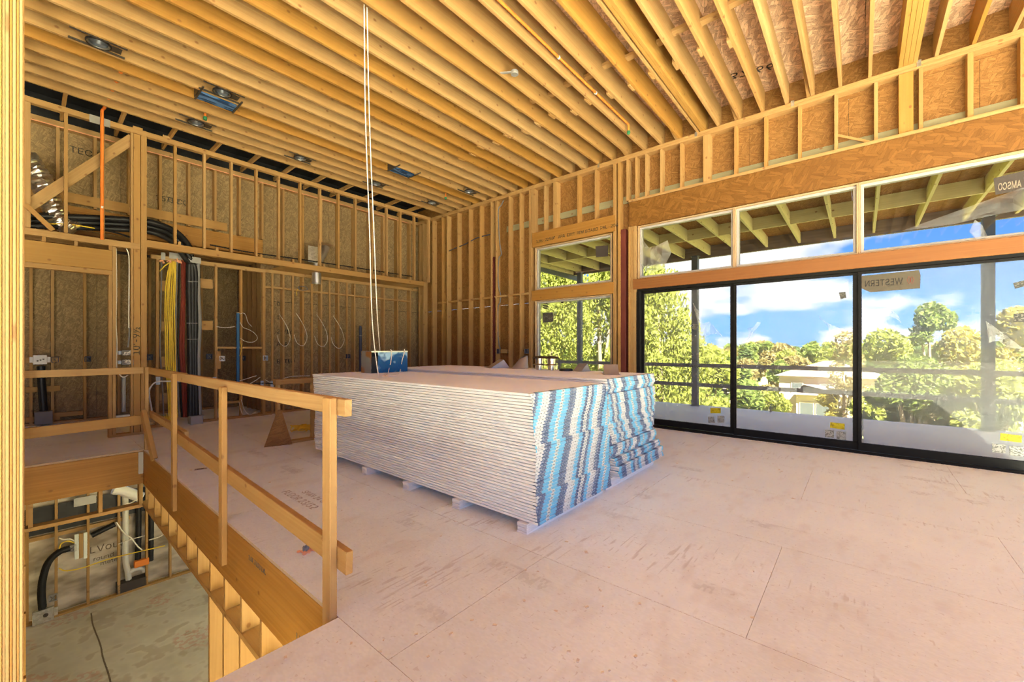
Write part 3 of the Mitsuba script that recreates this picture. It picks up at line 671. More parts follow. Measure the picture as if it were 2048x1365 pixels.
# transom card and scraps
sticker(wt[2], 'card', ((1987, 330), (2060, 312), (2062, 350), (1991, 363)), GX - 0.004, 'card_dark', 'dark card with mirrored pale lettering', 0.003)
text_on(wt[2] + '__print', 'AMSCO', onX(2043, 347, GX - 0.009), R_ * 0.43, U_, 0.080, 'card_print', True)
sticker(w1, 'label', ((1085, 600), (1106, 597.5), (1107.5, 616.5), (1086, 619)), GX - 0.004, 'label_dark', 'black printed label')
for q in (((1085, 578), (1095.5, 580), (1095.5, 582), (1085, 580)), ((1085, 583.5), (1096, 584.5), (1096, 586.5), (1085, 585.5)), ((1085, 587.5), (1097, 591), (1097, 593), (1085, 589.5)), ((1122, 576.5), (1127, 576), (1127, 580), (1122, 579))):
    sticker(w1, 'tape_strip', q, GX - 0.004, 'ink')
sticker(w2, 'label', ((1191, 466), (1216, 464), (1216, 486), (1192, 488)), GX - 0.004, 'card_dark', 'dark printed card')
# whole-pane film on the fixed windows, and torn flaps of film
for k, (y0, y1, z0, z1) in ((w1, (WA, WB, 0.33, BB - 0.005)),):
    v = np.array([[GX - 0.002, y0 + 0.06, z0 + 0.06], [GX - 0.002, y1 - 0.06, z0 + 0.06], [GX - 0.002, y1 - 0.06, z1 - 0.06], [GX - 0.002, y0 + 0.06, z1 - 0.06]])
    put(k + '__film', (v, np.array([[0, 1, 2], [0, 2, 3]])), 'film_thin')
def flap(root, poly, X, seed, m='film'):
    """a crumpled, torn piece of plastic film standing off the glass"""
    from shapely.geometry import Polygon, Point
    pts = np.array([onX(px, py, X) for px, py in poly])[:, 1:]
    pg = Polygon(pts).buffer(0)
    x0, y0, x1, y1 = pg.bounds
    g = np.array([(a, b) for a in np.linspace(x0, x1, 12) for b in np.linspace(y0, y1, 12) if pg.contains(Point(a, b))] + [tuple(p) for p in pts])
    from scipy.spatial import Delaunay
    tri = Delaunay(g).simplices
    tri = np.array([t for t in tri if pg.contains(Point(*g[t].mean(0)))])
    n = meshkit.fbm(np.c_[g * 9, np.full(len(g), seed * 3.3)], 3, seed)
    V = np.c_[X - 0.015 - 0.10 * n, g[:, 0], g[:, 1]]
    return put(f'{root}__torn_film', (V, tri), m)
flap(P0, [(1394, 590), (1404, 600), (1407, 622), (1422, 617), (1452, 650), (1415, 645), (1410, 665), (1402, 668), (1399, 625), (1386, 575)], PX[0], 1)
flap(P1, [(1517, 617), (1524, 619), (1515, 632), (1505, 645), (1485, 668), (1483, 663), (1500, 640), (1496, 630), (1509, 628)], PX[1], 2)
flap(P1, [(1637, 603), (1651, 617), (1668, 625), (1690, 633), (1690, 636), (1660, 639), (1657, 628), (1640, 612)], PX[1], 3)
flap(P2, [(1722, 632), (1745, 615), (1740, 608), (1752, 592), (1778, 590), (1796, 605), (1803, 622), (1780, 605), (1765, 608), (1750, 632), (1730, 635)], PX[2], 4)
flap(P2, [(1970, 616), (1984, 625), (2005, 642), (2045, 672), (2010, 668), (1990, 655), (1975, 660)], PX[2], 5)
flap(wt[0], [(1283, 440), (1300, 470), (1338, 455), (1345, 480), (1330, 510), (1300, 525), (1284, 500)], GX, 6)
flap(wt[2], [(1935, 440), (1948, 415), (1963, 425), (1975, 450), (1950, 455)], GX, 7)
flap(wt[2], [(1800, 438), (1990, 370), (2048, 350), (2048, 395), (1990, 405), (1900, 425)], GX, 8, 'film_thin')
flap(P2, [(1690, 540), (1697, 535), (1697, 558), (1680, 557)], PX[1], 9)

# ------------------------------------------------------------------ ceiling: joists, roof deck, blocking
struct('ceiling', 'exposed pine roof joists under a strand board roof deck')
JD = 0.36
ys = [-0.088 + 0.3085 * k for k in range(-15, 29)]
ys = [y for y in ys if not (-0.56 < y < -0.30)]
for y in ys:
    if y > 8.62: continue
    x0 = XL - 0.3
    box('ceiling__joist', (x0, y - 0.019, H + 0.001 + rng.uniform(0, 0.004)), (XO, y + 0.019, H + JD), 'orange_pine' if min(abs(y - q) for q in (5.62, 4.70, 2.38, 7.4, -1.0)) < 0.16 else 'pine', 0.0025)
for dy in (-0.07, -0.025, 0.02, 0.065):
    box('ceiling__ridge_beam', (XL - 0.3, -0.447 + dy - 0.0215, H + 0.001), (XO, -0.447 + dy + 0.0215, H + JD), 'lvl', 0.002)
for dy in (-0.02, 0.022):
    box('ceiling__lvl_joist', (XL - 0.3, 1.99 + dy - 0.02, H + 0.0008), (XO, 1.99 + dy + 0.02, H + JD), 'lvl', 0.002)
for y0 in np.arange(YB - 0.3, 9.9, 1.215):
    for j, x0 in enumerate(np.arange(XL - 0.4, 7.5, 2.43)):
        box('ceiling__roof_panel', (x0 + 0.002, y0 + 0.002, H + JD + 0.001), (min(x0 + 2.428, 7.5), y0 + 1.213, H + JD + 0.014), 'osb_roof')
# blocking between the joists
near = sorted([y for y in ys if -1.5 < y < 6.3] + [1.99])
for k, (a, b) in enumerate(zip(near[:-1], near[1:])):
    if b - a < 0.1: continue
    x = 5.02 + (0.05 if k % 2 else 0)
    box('ceiling__blocking', (x, a + 0.042 if abs(a - 1.99) < 0.01 else a + 0.02, H + 0.215), (x + 0.09, b - 0.042 if abs(b - 1.99) < 0.01 else b - 0.02, H + 0.253), 'pine')
for k, y in enumerate([y for y in ys if 0.9 < y < 5.8]):
    x = 5.25 + rng.uniform(-0.08, 0.08)
    box('ceiling__scab_block', (x, y + 0.0195, H - 0.006), (x + 0.16, y + 0.055, H + 0.09), 'pine', 0.002)
# tapered lookout boards beside every third joist, running out over the wall
for y in [y for y in ys if 0.3 < y < 8.6][::3]:
    p = [(0.0, 0.30), (1.25, 0.0), (1.40, 0.0), (1.40, 0.34), (0.0, 0.34)]
    V, Fc = prism(p, (XW - 1.2, y + 0.068, H + 0.002), (1, 0, 0), (0, 0, 1), 0.045)
    put('ceiling__lookout', (V, Fc), 'pine', uv=np.stack([V[:, 0], V[:, 2] + V[:, 1] + 10 * rng.randrange(300)], 1))
box('ceiling__rim_board', (XO + 0.001, YB, H + 0.002), (XO + 0.04, YR + 0.2, H + JD), 'osb_right')
for px, py in ((1392, 236), (1585, 172), (1838, 90), (1197, 300)):
    a = onX(px, py, XW - 0.004)
    box('ceiling__metal_clip', (XW - 0.006, a[1] - 0.02, H - 0.06), (XW - 0.001, a[1] + 0.02, H + 0.02), 'galv')
for x in np.arange(0.35, 7.0, 0.62):
    box('ceiling__end_block', (x, 8.60, H + 0.02), (x + S2, YR + 0.02, H + 0.10), 'pine')
box('ceiling__shade_sheet', (XL - 0.3, 8.66, H + JD - 0.012), (XO - 0.01, YR + 0.13, H + JD - 0.004), 'black_sheet')  # black sheet added to stand in for deep shade in the rear gap
box('ceiling__roof_membrane', (XL - 0.4, YB - 0.3, H + JD + 0.0315), (7.5, YD + 0.3, H + JD + 0.04), 'card_dark')
box('ceiling__rear_deck', (XL - 0.4, 8.4, H + JD + 0.02), (7.5, YD + 0.3, H + JD + 0.03), 'osb_roof')

# ------------------------------------------------------------------ outdoors: ground, deck, porch roof, trees, far houses
struct('ground', 'grassy slope falling away behind the deck')
def gz(x, y):
    d = np.maximum(x - 12.0, 0)
    z = -3.9 - 9.5 * (1 - np.exp(-d / 42.0)) + 0.016 * np.maximum(d - 140, 0)
    return z + 1.2 * (meshkit.fbm(np.stack([np.asarray(x) * 0.03, np.asarray(y) * 0.03, 0 * np.asarray(x)], -1), 3, 3) - 0.5)
def gridmesh(xs, ys, fn):
    X, Y = np.meshgrid(xs, ys, indexing='ij'); Z = fn(X, Y)
    V = np.stack([X, Y, Z], -1).reshape(-1, 3); m = len(ys)
    Fc = [[i * m + j, (i + 1) * m + j, (i + 1) * m + j + 1] for i in range(len(xs) - 1) for j in range(m - 1)] + \
         [[i * m + j, (i + 1) * m + j + 1, i * m + j + 1] for i in range(len(xs) - 1) for j in range(m - 1)]
    return V, np.array(Fc)
put('ground__slope', gridmesh(np.r_[9.6, np.geomspace(12, 700, 45)], np.r_[-np.geomspace(500, 6, 30), np.linspace(-4, 14, 8), np.geomspace(17, 900, 30)], gz), 'grass', smooth=True)
mat('pale_bounce', lambda p, n, uv: mix(C(0.50, 0.44, 0.36), C(0.66, 0.60, 0.51), fbm(p.x * 0.8, p.y * 0.8, 0, 4)), 0.9)
box('ground__bounce_ground', (-60, -60, -0.9), (XL + 0.02, 60, -0.35), 'pale_bounce')  # unseen pale ground, added to bounce sunlight indoors
box('ground__bounce_ground', (XL + 0.03, -60, ZL - 0.4), (14.5, -1.02, ZL - 0.02), 'pale_bounce')
box('ground__bounce_ground', (9.52, -1.01, ZL - 0.4), (14.5, 9.0, ZL - 0.02), 'pale_bounce')
struct('deck', 'pale concrete deck outside the sliding door')
DZ = -0.03
for y0, y1 in ((-8, -3.3), (-3.3, -1.66), (-1.66, -0.02), (-0.02, 1.62), (1.62, 3.3), (3.3, 7.45)):
    box('deck__slab', (XO + 0.055, y0 + 0.006, DZ - 0.2), (11.02, y1 - 0.006, DZ), 'deck_concrete', 0.004)
def dpt(px, X=10.85): return X * ray(px)[1] / ray(px)[0]
k = struct('deck_post', 'dark steel posts carrying the porch roof')
for px, w in ((1390.5, 0.14), (1976, 0.15), (1160, 0.13)):
    y = dpt(px)
    t = thing('porch_post', {1390.5: 'dark steel porch post behind the left panel of the sliding door', 1976: 'dark steel porch post behind the right panel of the sliding door', 1160: 'dark steel porch post behind the tall window'}[px], 'post', 'porch posts')
    box(t + '__shaft', (10.78, y - w / 2, DZ + 0.013), (10.78 + w, y + w / 2, 3.70), 'dark_steel', 0.004)
    box(t + '__base_plate', (10.75, y - w / 2 - 0.03, DZ), (10.81 + w, y + w / 2 + 0.03, DZ + 0.012), 'dark_steel')
    box(t + '__cap_plate', (10.75, y - w / 2 - 0.03, 3.70), (10.81 + w, y + w / 2 + 0.03, 3.712), 'dark_steel')
del labels[k]
t = thing('deck_railing', 'temporary two rail wooden guard rail along the outer edge of the deck', 'railing')
for z in (0.99, 0.50):
    box(t + '__rail', (10.935, -6.5, z - 0.06), (10.972, 7.5, z + 0.03), 'rail_grey')
for py_, y in ((0, 5.0), (0, -4.2), (0, 7.3), (0, -6.3)):
    box(t + '__post', (10.973, y, DZ), (11.01, y + 0.09, 1.03), 'rail_grey')
for i, (px, py) in enumerate(((1541.5, 797), (1728, 805))):
    a = onZ(px, py, DZ)
    t = thing('deck_stake', ('short dark stake at the deck edge behind the middle door panel', 'short dark stake on the deck behind the right door panel')[i], 'stake')
    box(t + '__rod', (a[0] - 0.012, a[1] - 0.012, DZ), (a[0] + 0.012, a[1] + 0.012, DZ + 0.17), 'dark_steel', 0.003)
    box(t + '__foot', (a[0] - 0.03, a[1] - 0.02, DZ), (a[0] + 0.03, a[1] + 0.02, DZ + 0.006), 'dark_steel')
# porch roof
struct('porch_roof', 'porch roof of pale green treated joists under dark decking')
PZ = 3.72
for i in range(-12, 16):
    y = 0.42 + 0.612 * i
    if -7 < y < 6.9: box('porch_roof__joist', (XO + 0.015, y - 0.02, PZ), (10.98, y + 0.02, PZ + 0.235), 'treated')
js = [0.42 + 0.612 * i for i in range(-12, 12)]
js = [y for y in js if -7 < y < 6.9]
for a, b in zip(js[:-1], js[1:]):
    box('porch_roof__blocking', (9.20, a + 0.021, PZ + 0.001), (9.24, b - 0.021, PZ + 0.234), 'treated')
box('porch_roof__edge_beam', (10.985, -7.2, PZ - 0.05), (11.06, 6.85, PZ + 0.26), 'rail_grey')
box('porch_roof__side_beam', (XO + 0.015, 6.80, PZ - 0.03), (11.3, 6.88, PZ + 0.24), 'treated')
beam('porch_roof__fascia', (XO + 1.2, 6.93, PZ + 0.02), (11.5, 6.93, PZ - 0.03), 0.04, 0.28, 'dark_steel')
for y0 in np.arange(-7.2, 6.8, 1.22):
    box('porch_roof__deck_panel', (XO + 0.02, y0, PZ + 0.238), (11.3, min(y0 + 1.216, 6.9), PZ + 0.252), 'osb_right')

def leafcloud(centers, radii, n, size, seed, drop=0.0):
    g = np.random.default_rng(seed)
    centers, radii = np.asarray(centers, float), np.asarray(radii, float)
    vol = radii.prod(1) ** (2 / 3)
    which = g.choice(len(centers), n, p=vol / vol.sum())
    d = g.normal(size=(n, 3)); d /= np.linalg.norm(d, axis=1, keepdims=True)
    r = g.uniform(0.45, 1.05, n) ** 0.6
    c = centers[which] + d * radii[which] * r[:, None]
    a = g.normal(size=(n, 3)); a[:, 2] -= drop * 2; a /= np.linalg.norm(a, axis=1, keepdims=True)
    b = np.cross(a, g.normal(size=(n, 3))); b /= np.linalg.norm(b, axis=1, keepdims=True)
    s = size * g.uniform(0.6, 1.3, n)[:, None]
    V = np.stack([c - a * s, c + b * s * 0.45, c + a * s, c - b * s * 0.45], 1).reshape(-1, 3)
    i = np.arange(n)[:, None] * 4
    return V, np.vstack([i + [0, 1, 2], i + [0, 2, 3]])
def tree(name, label, px, X, top, half, leaf, n, size, seed, group=None, base=None, trunk='bark', drop=0.0, squash=1.0, low=0.35, branches=4, lumps=11):
    """a tree standing at distance X along the ray of pixel px; top and half-width are given in pixels there"""
    g = np.random.default_rng(seed)
    a, b = ray(px); zc = X / a; y = zc * b
    z1 = EYE - (top - CY) / F * zc; R = half / F * zc
    z0 = float(gz(np.array(X), np.array(y))) if base is None else base
    h = z1 - z0
    t = thing(name, label, 'tree', group)
    cen, rad = [], []
    for i in range(lumps):
        ang, q = g.uniform(0, 2 * np.pi), g.uniform(0, 1)
        zz = z0 + h * (low + (0.93 - low) * q)
        w = R * (0.75 - 0.55 * abs(q - 0.42)) 
        cen.append([X + math.cos(ang) * w * 0.8, y + math.sin(ang) * w * 0.8, zz]); rad.append([R * 0.42 * (11 / lumps) ** 0.4, R * 0.42 * (11 / lumps) ** 0.4, min(R * 0.38, h * 0.2) * squash * (11 / lumps) ** 0.4])
    cen.append([X, y, z1 - min(R * 0.4, h * 0.2) * squash]); rad.append([R * 0.45, R * 0.45, min(R * 0.4, h * 0.2) * squash])
    put(t + '__crown', leafcloud(cen, rad, n, size, seed + 5, drop), leaf, raw=True)
    r0 = max(0.06, h * 0.018)
    ms = [tubemesh([[X, y, z0 - 0.3], [X + 0.05 * R, y, z0 + h * 0.35], [X, y + 0.05 * R, z0 + h * 0.8]], [r0, r0 * 0.8, r0 * 0.25], 7)]
    for c in cen[:branches]:
        ms.append(tubemesh([[X, y, z0 + h * 0.3], [(X + c[0]) / 2, (y + c[1]) / 2, (z0 + h * 0.35 + c[2]) / 2 + 0.1 * h], c], [r0 * 0.5, r0 * 0.35, r0 * 0.12], 5))
    put(t + '__trunk', join(ms), trunk, smooth=40, raw=True)
    return t
tree('willow_tree', 'tall light green willow behind the left panel of the sliding door', 1322, 17.5, 505, 118, 'leaf_0', 26000, 0.10, 11, drop=0.9, squash=2.2, low=0.12, lumps=26)
tree('leafy_tree', 'bright green tree seen through the tall window, nearest its left edge', 1110, 18.5, 478, 100, 'leaf_0', 24000, 0.11, 12, drop=0.8, low=0.06, squash=2.0, lumps=26)
tree('leafy_tree', 'darker green tree seen through the tall window, right of its porch post', 1200, 22, 500, 90, 'leaf_0', 18000, 0.13, 13, drop=0.6, low=0.06, squash=2.0, lumps=22)
tree('leafy_tree', 'green tree in the gap behind the left door panel beside the willow', 1268, 27, 520, 70, 'leaf_1', 10000, 0.17, 14, low=0.06, squash=1.6, lumps=20)
tree('leafy_tree', 'round pale green tree below the willow behind the left door panel', 1420, 30, 668, 60, 'leaf_0', 7000, 0.22, 15, low=0.15)
near = [('young_tree', 'yellow green tree just right of the middle door mullion', 1768, 19, 630, 72, 'leaf_0', 12000, 0.085, 21, 'pale_bark'),
        ('young_tree', 'pointed dark green tree rising behind the right door panel', 1862, 27, 578, 56, 'leaf_1', 9000, 0.13, 22, 'bark'),
        ('young_tree', 'golden yellow tree left of the right hand porch post', 1925, 17.5, 628, 80, 'leaf_2', 13000, 0.085, 23, 'pale_bark'),
        ('young_tree', 'golden yellow tree at the right edge beyond the porch post', 2042, 15.5, 585, 80, 'leaf_2', 13000, 0.08, 24, 'pale_bark'),
        ('young_tree', 'sparse brownish tree behind the middle door mullion', 1690, 21, 636, 48, 'leaf_4', 3200, 0.09, 25, 'pale_bark'),
        ('young_tree', 'dull green tree low behind the right door panel', 1828, 15.6, 682, 86, 'leaf_1', 12000, 0.075, 26, 'pale_bark'),
        ('young_tree', 'yellow green tree low beside the right hand porch post', 1985, 14.6, 690, 86, 'leaf_0', 12000, 0.07, 27, 'pale_bark')]
for nm, lb, px, X, top, half, leaf, n, size, seed, trunk in near:
    tree(nm, lb, px, X, top, half, leaf, n, size, seed, None, None, trunk, low=0.04, branches=12, lumps=24, squash=1.3)
for i, (px, X, top, half, leaf) in enumerate(((1300, 26, 745, 55, 'leaf_0'), (1360, 22, 770, 48, 'leaf_4'), (1440, 24, 768, 50, 'leaf_0'), (1500, 25, 742, 46, 'leaf_1'), (1545, 30, 752, 40, 'leaf_0'), (1655, 24, 755, 40, 'leaf_2'), (1760, 17, 745, 50, 'leaf_1'), (1890, 16, 760, 52, 'leaf_4'), (2010, 14.5, 770, 60, 'leaf_1'))):
    tree('shrub', ('yellow green shrub low behind the drywall side of the left door panel', 'brownish shrub just past the deck edge left of the porch post', 'light green shrub right of the left porch post base', 'dark green shrub right of the first door mullion', 'light green shrub in front of the far house roof', 'yellowish shrub beside the pale house wall', 'dark green brush right of the second door mullion', 'brown brush pile behind the right door panel', 'dark green brush at the right edge past the deck')[i],
         px, X, top, half, leaf, 3500, 0.13, 40 + i, 'shrubs past the deck edge', None, 'pale_bark', low=0.05)
g0 = np.random.default_rng(5)
WHERE = ['far left', 'left', 'centre', 'right', 'far right']
ntree = 0
HUE = {'leaf_0': 'light green', 'leaf_1': 'mid green', 'leaf_3': 'dark green', 'leaf_4': 'brownish'}
def nth(n): return f"{n}{'th' if 10 <= n % 100 <= 20 else {1: 'st', 2: 'nd', 3: 'rd'}.get(n % 10, 'th')}"
for row, (X, topy, step, n, size) in enumerate(((62, 706, 50, 2200, 0.42), (95, 688, 50, 1900, 0.62), (150, 672, 44, 1600, 0.9), (240, 664, 40, 1300, 1.4), (380, 660.5, 34, 1000, 2.1))):
    k = 0
    for px in np.arange(1050, 2075, step):
        px2 = px + g0.uniform(-12, 12)
        if X < 70 and 1545 < px2 < 1760: continue
        if 1233 < px2 < 1262: continue
        ntree += 1; k += 1
        lf = ('leaf_1', 'leaf_0', 'leaf_3', 'leaf_1', 'leaf_4')[g0.integers(5)]
        tree('woodland_tree', f"{HUE[lf]} woodland tree, {nth(k)} from the left in the {('nearest', 'second', 'third', 'fourth', 'farthest')[row]} row of the wood", px2, X * g0.uniform(0.93, 1.08), topy + g0.uniform(-5, 8), step * 0.60, lf, n, size, 100 + ntree, 'woodland trees on the horizon', low=0.02, branches=2, lumps=14)
# the house down the slope
def house(label, X, px0, px1, roof_top, eave, base, m):
    t = thing('house', label, 'house')
    y0, y1 = dpt(px1, X), dpt(px0, X)
    ze, zt, zb = onX((px0 + px1) / 2, eave, X)[2], onX((px0 + px1) / 2, roof_top, X)[2], onX((px0 + px1) / 2, base, X)[2] - 2
    D = 9.0
    box(t + '__walls', (X, y0, zb), (X + D, y1, ze), m, raw=True)
    o = 0.5
    V = np.array([[X - o, y0 - o, ze], [X - o, y1 + o, ze], [X + D + o, y1 + o, ze], [X + D + o, y0 - o, ze], [X + D / 2, y0 + D * 0.45, zt], [X + D / 2, y1 - D * 0.45, zt]])
    put(t + '__roof', (V, np.array([[0, 1, 5], [0, 5, 4], [1, 2, 5], [2, 3, 4], [2, 4, 5], [3, 0, 4], [0, 2, 1], [0, 3, 2]])), 'shingle', raw=True)
    for f in (0.2, 0.5, 0.8):
        yy = y0 + (y1 - y0) * f
        w = numbered(t + '__window')
        box(w, (X - 0.06, yy - 0.6, ze - 2.0), (X + 0.02, yy + 0.6, ze - 0.7), 'stucco', raw=True)
        box(w + '__pane', (X - 0.075, yy - 0.5, ze - 1.9), (X - 0.061, yy + 0.5, ze - 0.8), 'pane_dark', raw=True)
    return t
house('pale stucco house with a brown hipped roof down the slope behind the middle door panel', 58, 1558, 1760, 697, 728, 800, 'stucco')
house('lower pale wing of stucco house in front of the brown roofed house', 49, 1592, 1705, 752, 765, 802, 'stucco')
house('small pale house among trees behind the left door panel', 66, 1392, 1452, 742, 757, 775, 'stucco')

# ------------------------------------------------------------------ drywall stacks: every board a thing of its own
def ordinal(n):
    return f"{n}{'th' if 10 <= n % 100 <= 20 else {1: 'st', 2: 'nd', 3: 'rd'}.get(n % 10, 'th')}"
def gyp_board(x0, x1, y0, y1, z0, z1, label, group, shift, lead=0.0):
    t = thing('drywall_board', label, 'drywall board', group)
    c = 0.0032
    # the body: long edges eased, lying flat
    prof = [(x0 + 0.020, z0 + 0.0005), (x0, z0 + 0.0066), (x0, z1 - c), (x0 + c, z1 - 0.0006), (x1 - c, z1 - 0.0006), (x1, z1 - c), (x1, z0 + 0.0066), (x1 - 0.020, z0 + 0.0005)]
    V = np.array([[x, y, z] for y in (y0 + 0.002, y1) for x, z in prof]); n = 8
    F_side = []; 
    for i in range(n):
        j = (i + 1) % n; F_side.append((i, j))
    top = [F_side[3], F_side[2], F_side[4]]
    def quads(pairs): return [q for i, j in pairs for q in ([i, i + n, j + n], [i, j + n, j])]
    ends = [[n, n + i, n + i + 1] for i in range(1, n - 1)] + [[0, i + 1, i] for i in range(1, n - 1)]
    put(t + '__edge_paper', (V, np.array(quads([F_side[0], F_side[1], F_side[5], F_side[6], F_side[7]]) + ends)), 'gyp_edge', raw=True)
    put(t + '__face_paper', (V, np.array(quads(top))), 'gyp_face', raw=True)
    # printed tape folded round the near end
    e = 0.0018
    TV = np.array([[x0 + 0.0005, y0 + 0.001, z0 + 0.0014], [x1, y0 + 0.001, z0 + 0.0014], [x1, y0, z0 + 0.005], [x0 + 0.0005, y0, z0 + 0.005], [x0 + 0.0005, y0, z1 - 0.004], [x1, y0, z1 - 0.004],
                   [x0 + c, y0 + 0.003, z1 - 0.0002], [x1 - c, y0 + 0.003, z1 - 0.0002], [x0 + c, y0 + 0.035, z1 + 0.00005], [x1 - c, y0 + 0.035, z1 + 0.00005]])
    TF = np.array([[0, 1, 2], [0, 2, 3], [3, 2, 5], [3, 5, 4], [4, 5, 7], [4, 7, 6], [6, 7, 9], [6, 9, 8]])
    uv = np.stack([TV[:, 0] + shift, (TV[:, 2] - z0) / (z1 - z0)], 1)
    put(t + '__end_tape', (TV, TF), 'gyp_tape', uv=uv, raw=True)
NB, TH, ZB = 40, 0.0248, 0.080
r5 = random.Random(5)
sh = 0.0
for i in range(NB):                                   # left stack, bottom to top
    f = i / (NB - 1)
    y0 = 1.845 + 0.055 * f + 0.004 * math.sin(i * 0.5) + r5.uniform(-0.003, 0.003)
    x0 = 2.478 - 0.012 * math.sin(i * 0.21) + r5.uniform(-0.003, 0.003)
    sh += -0.0108 + r5.uniform(-0.0015, 0.0015)
    if i in (9, 24): sh += 0.06
    n = NB - i
    lab = 'white gypsum board with blue end tape, ' + ('topmost of the left stack under the blue box' if n == 1 else 'lowest of the left stack' if i == 0 else f'{ordinal(n)} from the top of the left stack')
    gyp_board(x0, x0 + 1.19, y0, y0 + 3.66, ZB + TH * i, ZB + TH * (i + 1), lab, 'boards of the left drywall stack', sh)
z = ZB + 0.02
NR = 40
offs = [(0, 0.085, 0.03), (3, 0.10, 0.035), (5, 0.06, 0.025), (8, 0.03, 0.0), (13, 0.012, -0.01), (17, 0.03, -0.02), (22, 0.045, -0.025), (34, 0.03, -0.01), (36, 0.06, -0.045)]
for i in range(NR):                                   # right stack
    oy, ox = [(b, c) for a, b, c in offs if a <= i][-1]
    y0 = 1.93 - oy + r5.uniform(-0.006, 0.006) + 0.004 * (i % 5)
    x0 = 3.715 + ox + 0.10 * (1 - i / NR) ** 2 + r5.uniform(-0.004, 0.004)
    sh += (-0.009 if i < 14 else 0.0075) + r5.uniform(-0.002, 0.002)
    if i in (3, 5, 8, 13, 17, 22, 36): sh += r5.uniform(0.0, 0.12); z += 0.003
    n = NR - i
    lab = 'white gypsum board with blue end tape, ' + ('topmost of the right stack under the vents' if n == 1 else 'lowest of the right stack' if i == 0 else f'{ordinal(n)} from the top of the right stack')
    gyp_board(x0, x0 + 1.19, y0, y0 + 3.66, z, z + TH, lab, 'boards of the right drywall stack', sh)
    z += TH
ZT1, ZT2 = ZB + TH * NB, z
for side, (xa, xb) in enumerate(((2.47, 3.66), (3.74, 4.95))):
    for j, yy in enumerate((1.93, 2.68, 3.42, 4.2, 5.15)):
        t = thing('dunnage_block', f"pack of white gypsum strips under the {('left', 'right')[side]} drywall stack, " + ('nearest of its row' if j == 0 else 'farthest of its row' if j == 4 else f'{ordinal(j + 1)} from the near end'), 'dunnage block', 'gypsum strips under the stacks')
        top = ZB if side == 0 else ZB + 0.02
        nn = 5
        for q in range(nn):
            zz = q * top / nn
            box(numbered(t + '__strip'), (xa - 0.02 + 0.004 * (q % 2), yy, zz + 0.0006), (xb, yy + 0.10 - 0.004 * (q % 3), zz + top / nn - 0.0006), 'gyp_edge', 0.002, raw=True)

# ------------------------------------------------------------------ on the stacks
a, b = onZ(752, 719, ZT1), onZ(835, 716, ZT1)
bx0, bx1, by = 3.02, 3.60, 5.05
t = thing('duct_box', 'blue film covered sheet metal box at the far end of the left stack', 'metal box')
ms = [boxmesh((bx0, by, ZT1 + 0.001), (bx1, by + 0.26, ZT1 + 0.004)), boxmesh((bx0, by + 0.256, ZT1 + 0.004), (bx1, by + 0.26, ZT1 + 0.30)),
      boxmesh((bx1 - 0.004, by, ZT1 + 0.004), (bx1, by + 0.256, ZT1 + 0.30)), boxmesh((bx0, by, ZT1 + 0.30), (bx1, by + 0.26, ZT1 + 0.303), 0.001)]
put(t + '__body', join(ms), 'galv_dull', raw=True)
box(t + '__film_front', (bx0 + 0.10, by - 0.003, ZT1 + 0.004), (bx1, by, ZT1 + 0.298), 'blue_film', raw=True)
box(t + '__end_panel', (bx0 - 0.003, by, ZT1 + 0.004), (bx0, by + 0.255, ZT1 + 0.298), 'copper_tint', raw=True)
box(t + '__corner_strip', (bx0, by - 0.003, ZT1 + 0.004), (bx0 + 0.095, by - 0.0005, ZT1 + 0.23), 'black_plastic', raw=True)
box(t + '__rim', (bx0, by - 0.006, ZT1 + 0.285), (bx1 + 0.004, by - 0.003, ZT1 + 0.303), 'chrome', raw=True)
def pz(px, py, zz): return onZ(px, py, zz)
top1, top2 = np.array([2.32, 4.02, H + 0.06]), np.array([2.36, 4.03, H + 0.06])
c1 = [top1, [2.44, 4.2, 4.0], [2.62, 4.42, 2.8], [2.80, 4.66, 1.75], *(onZ(x_, y_, ZT1 + 0.008) for x_, y_ in ((757, 724), (765, 726), (775, 722))), onY(778, 712, by - 0.02), onY(782, 695, by - 0.02), onY(783, 676, by - 0.02), onY(781, 673, by + 0.02)]
c2 = [top2, [2.50, 4.22, 4.0], [2.69, 4.44, 2.8], [2.90, 4.70, 1.75], onZ(764, 710, ZT1 + 0.012) , *(onZ(x_, y_, ZT1 + 0.008) for x_, y_ in ((771, 723), (781, 726), (795, 723))), onY(801, 714, by - 0.02), onY(804, 695, by - 0.02), onY(809, 678, by - 0.02), onY(809, 672, by + 0.02)]
for c, lab in ((c1, 'white cord hanging from the ceiling joists onto the drywall, left one of the pair'), (c2, 'white cord hanging from the ceiling joists onto the drywall, right one of the pair')):
    tag(tube(numbered('hanging_cord'), c, 0.0065, 'cord', 7, k=6, raw=True), lab, 'cord', 'cords hanging from the ceiling')
COUNT['hanging_cord'] = 2
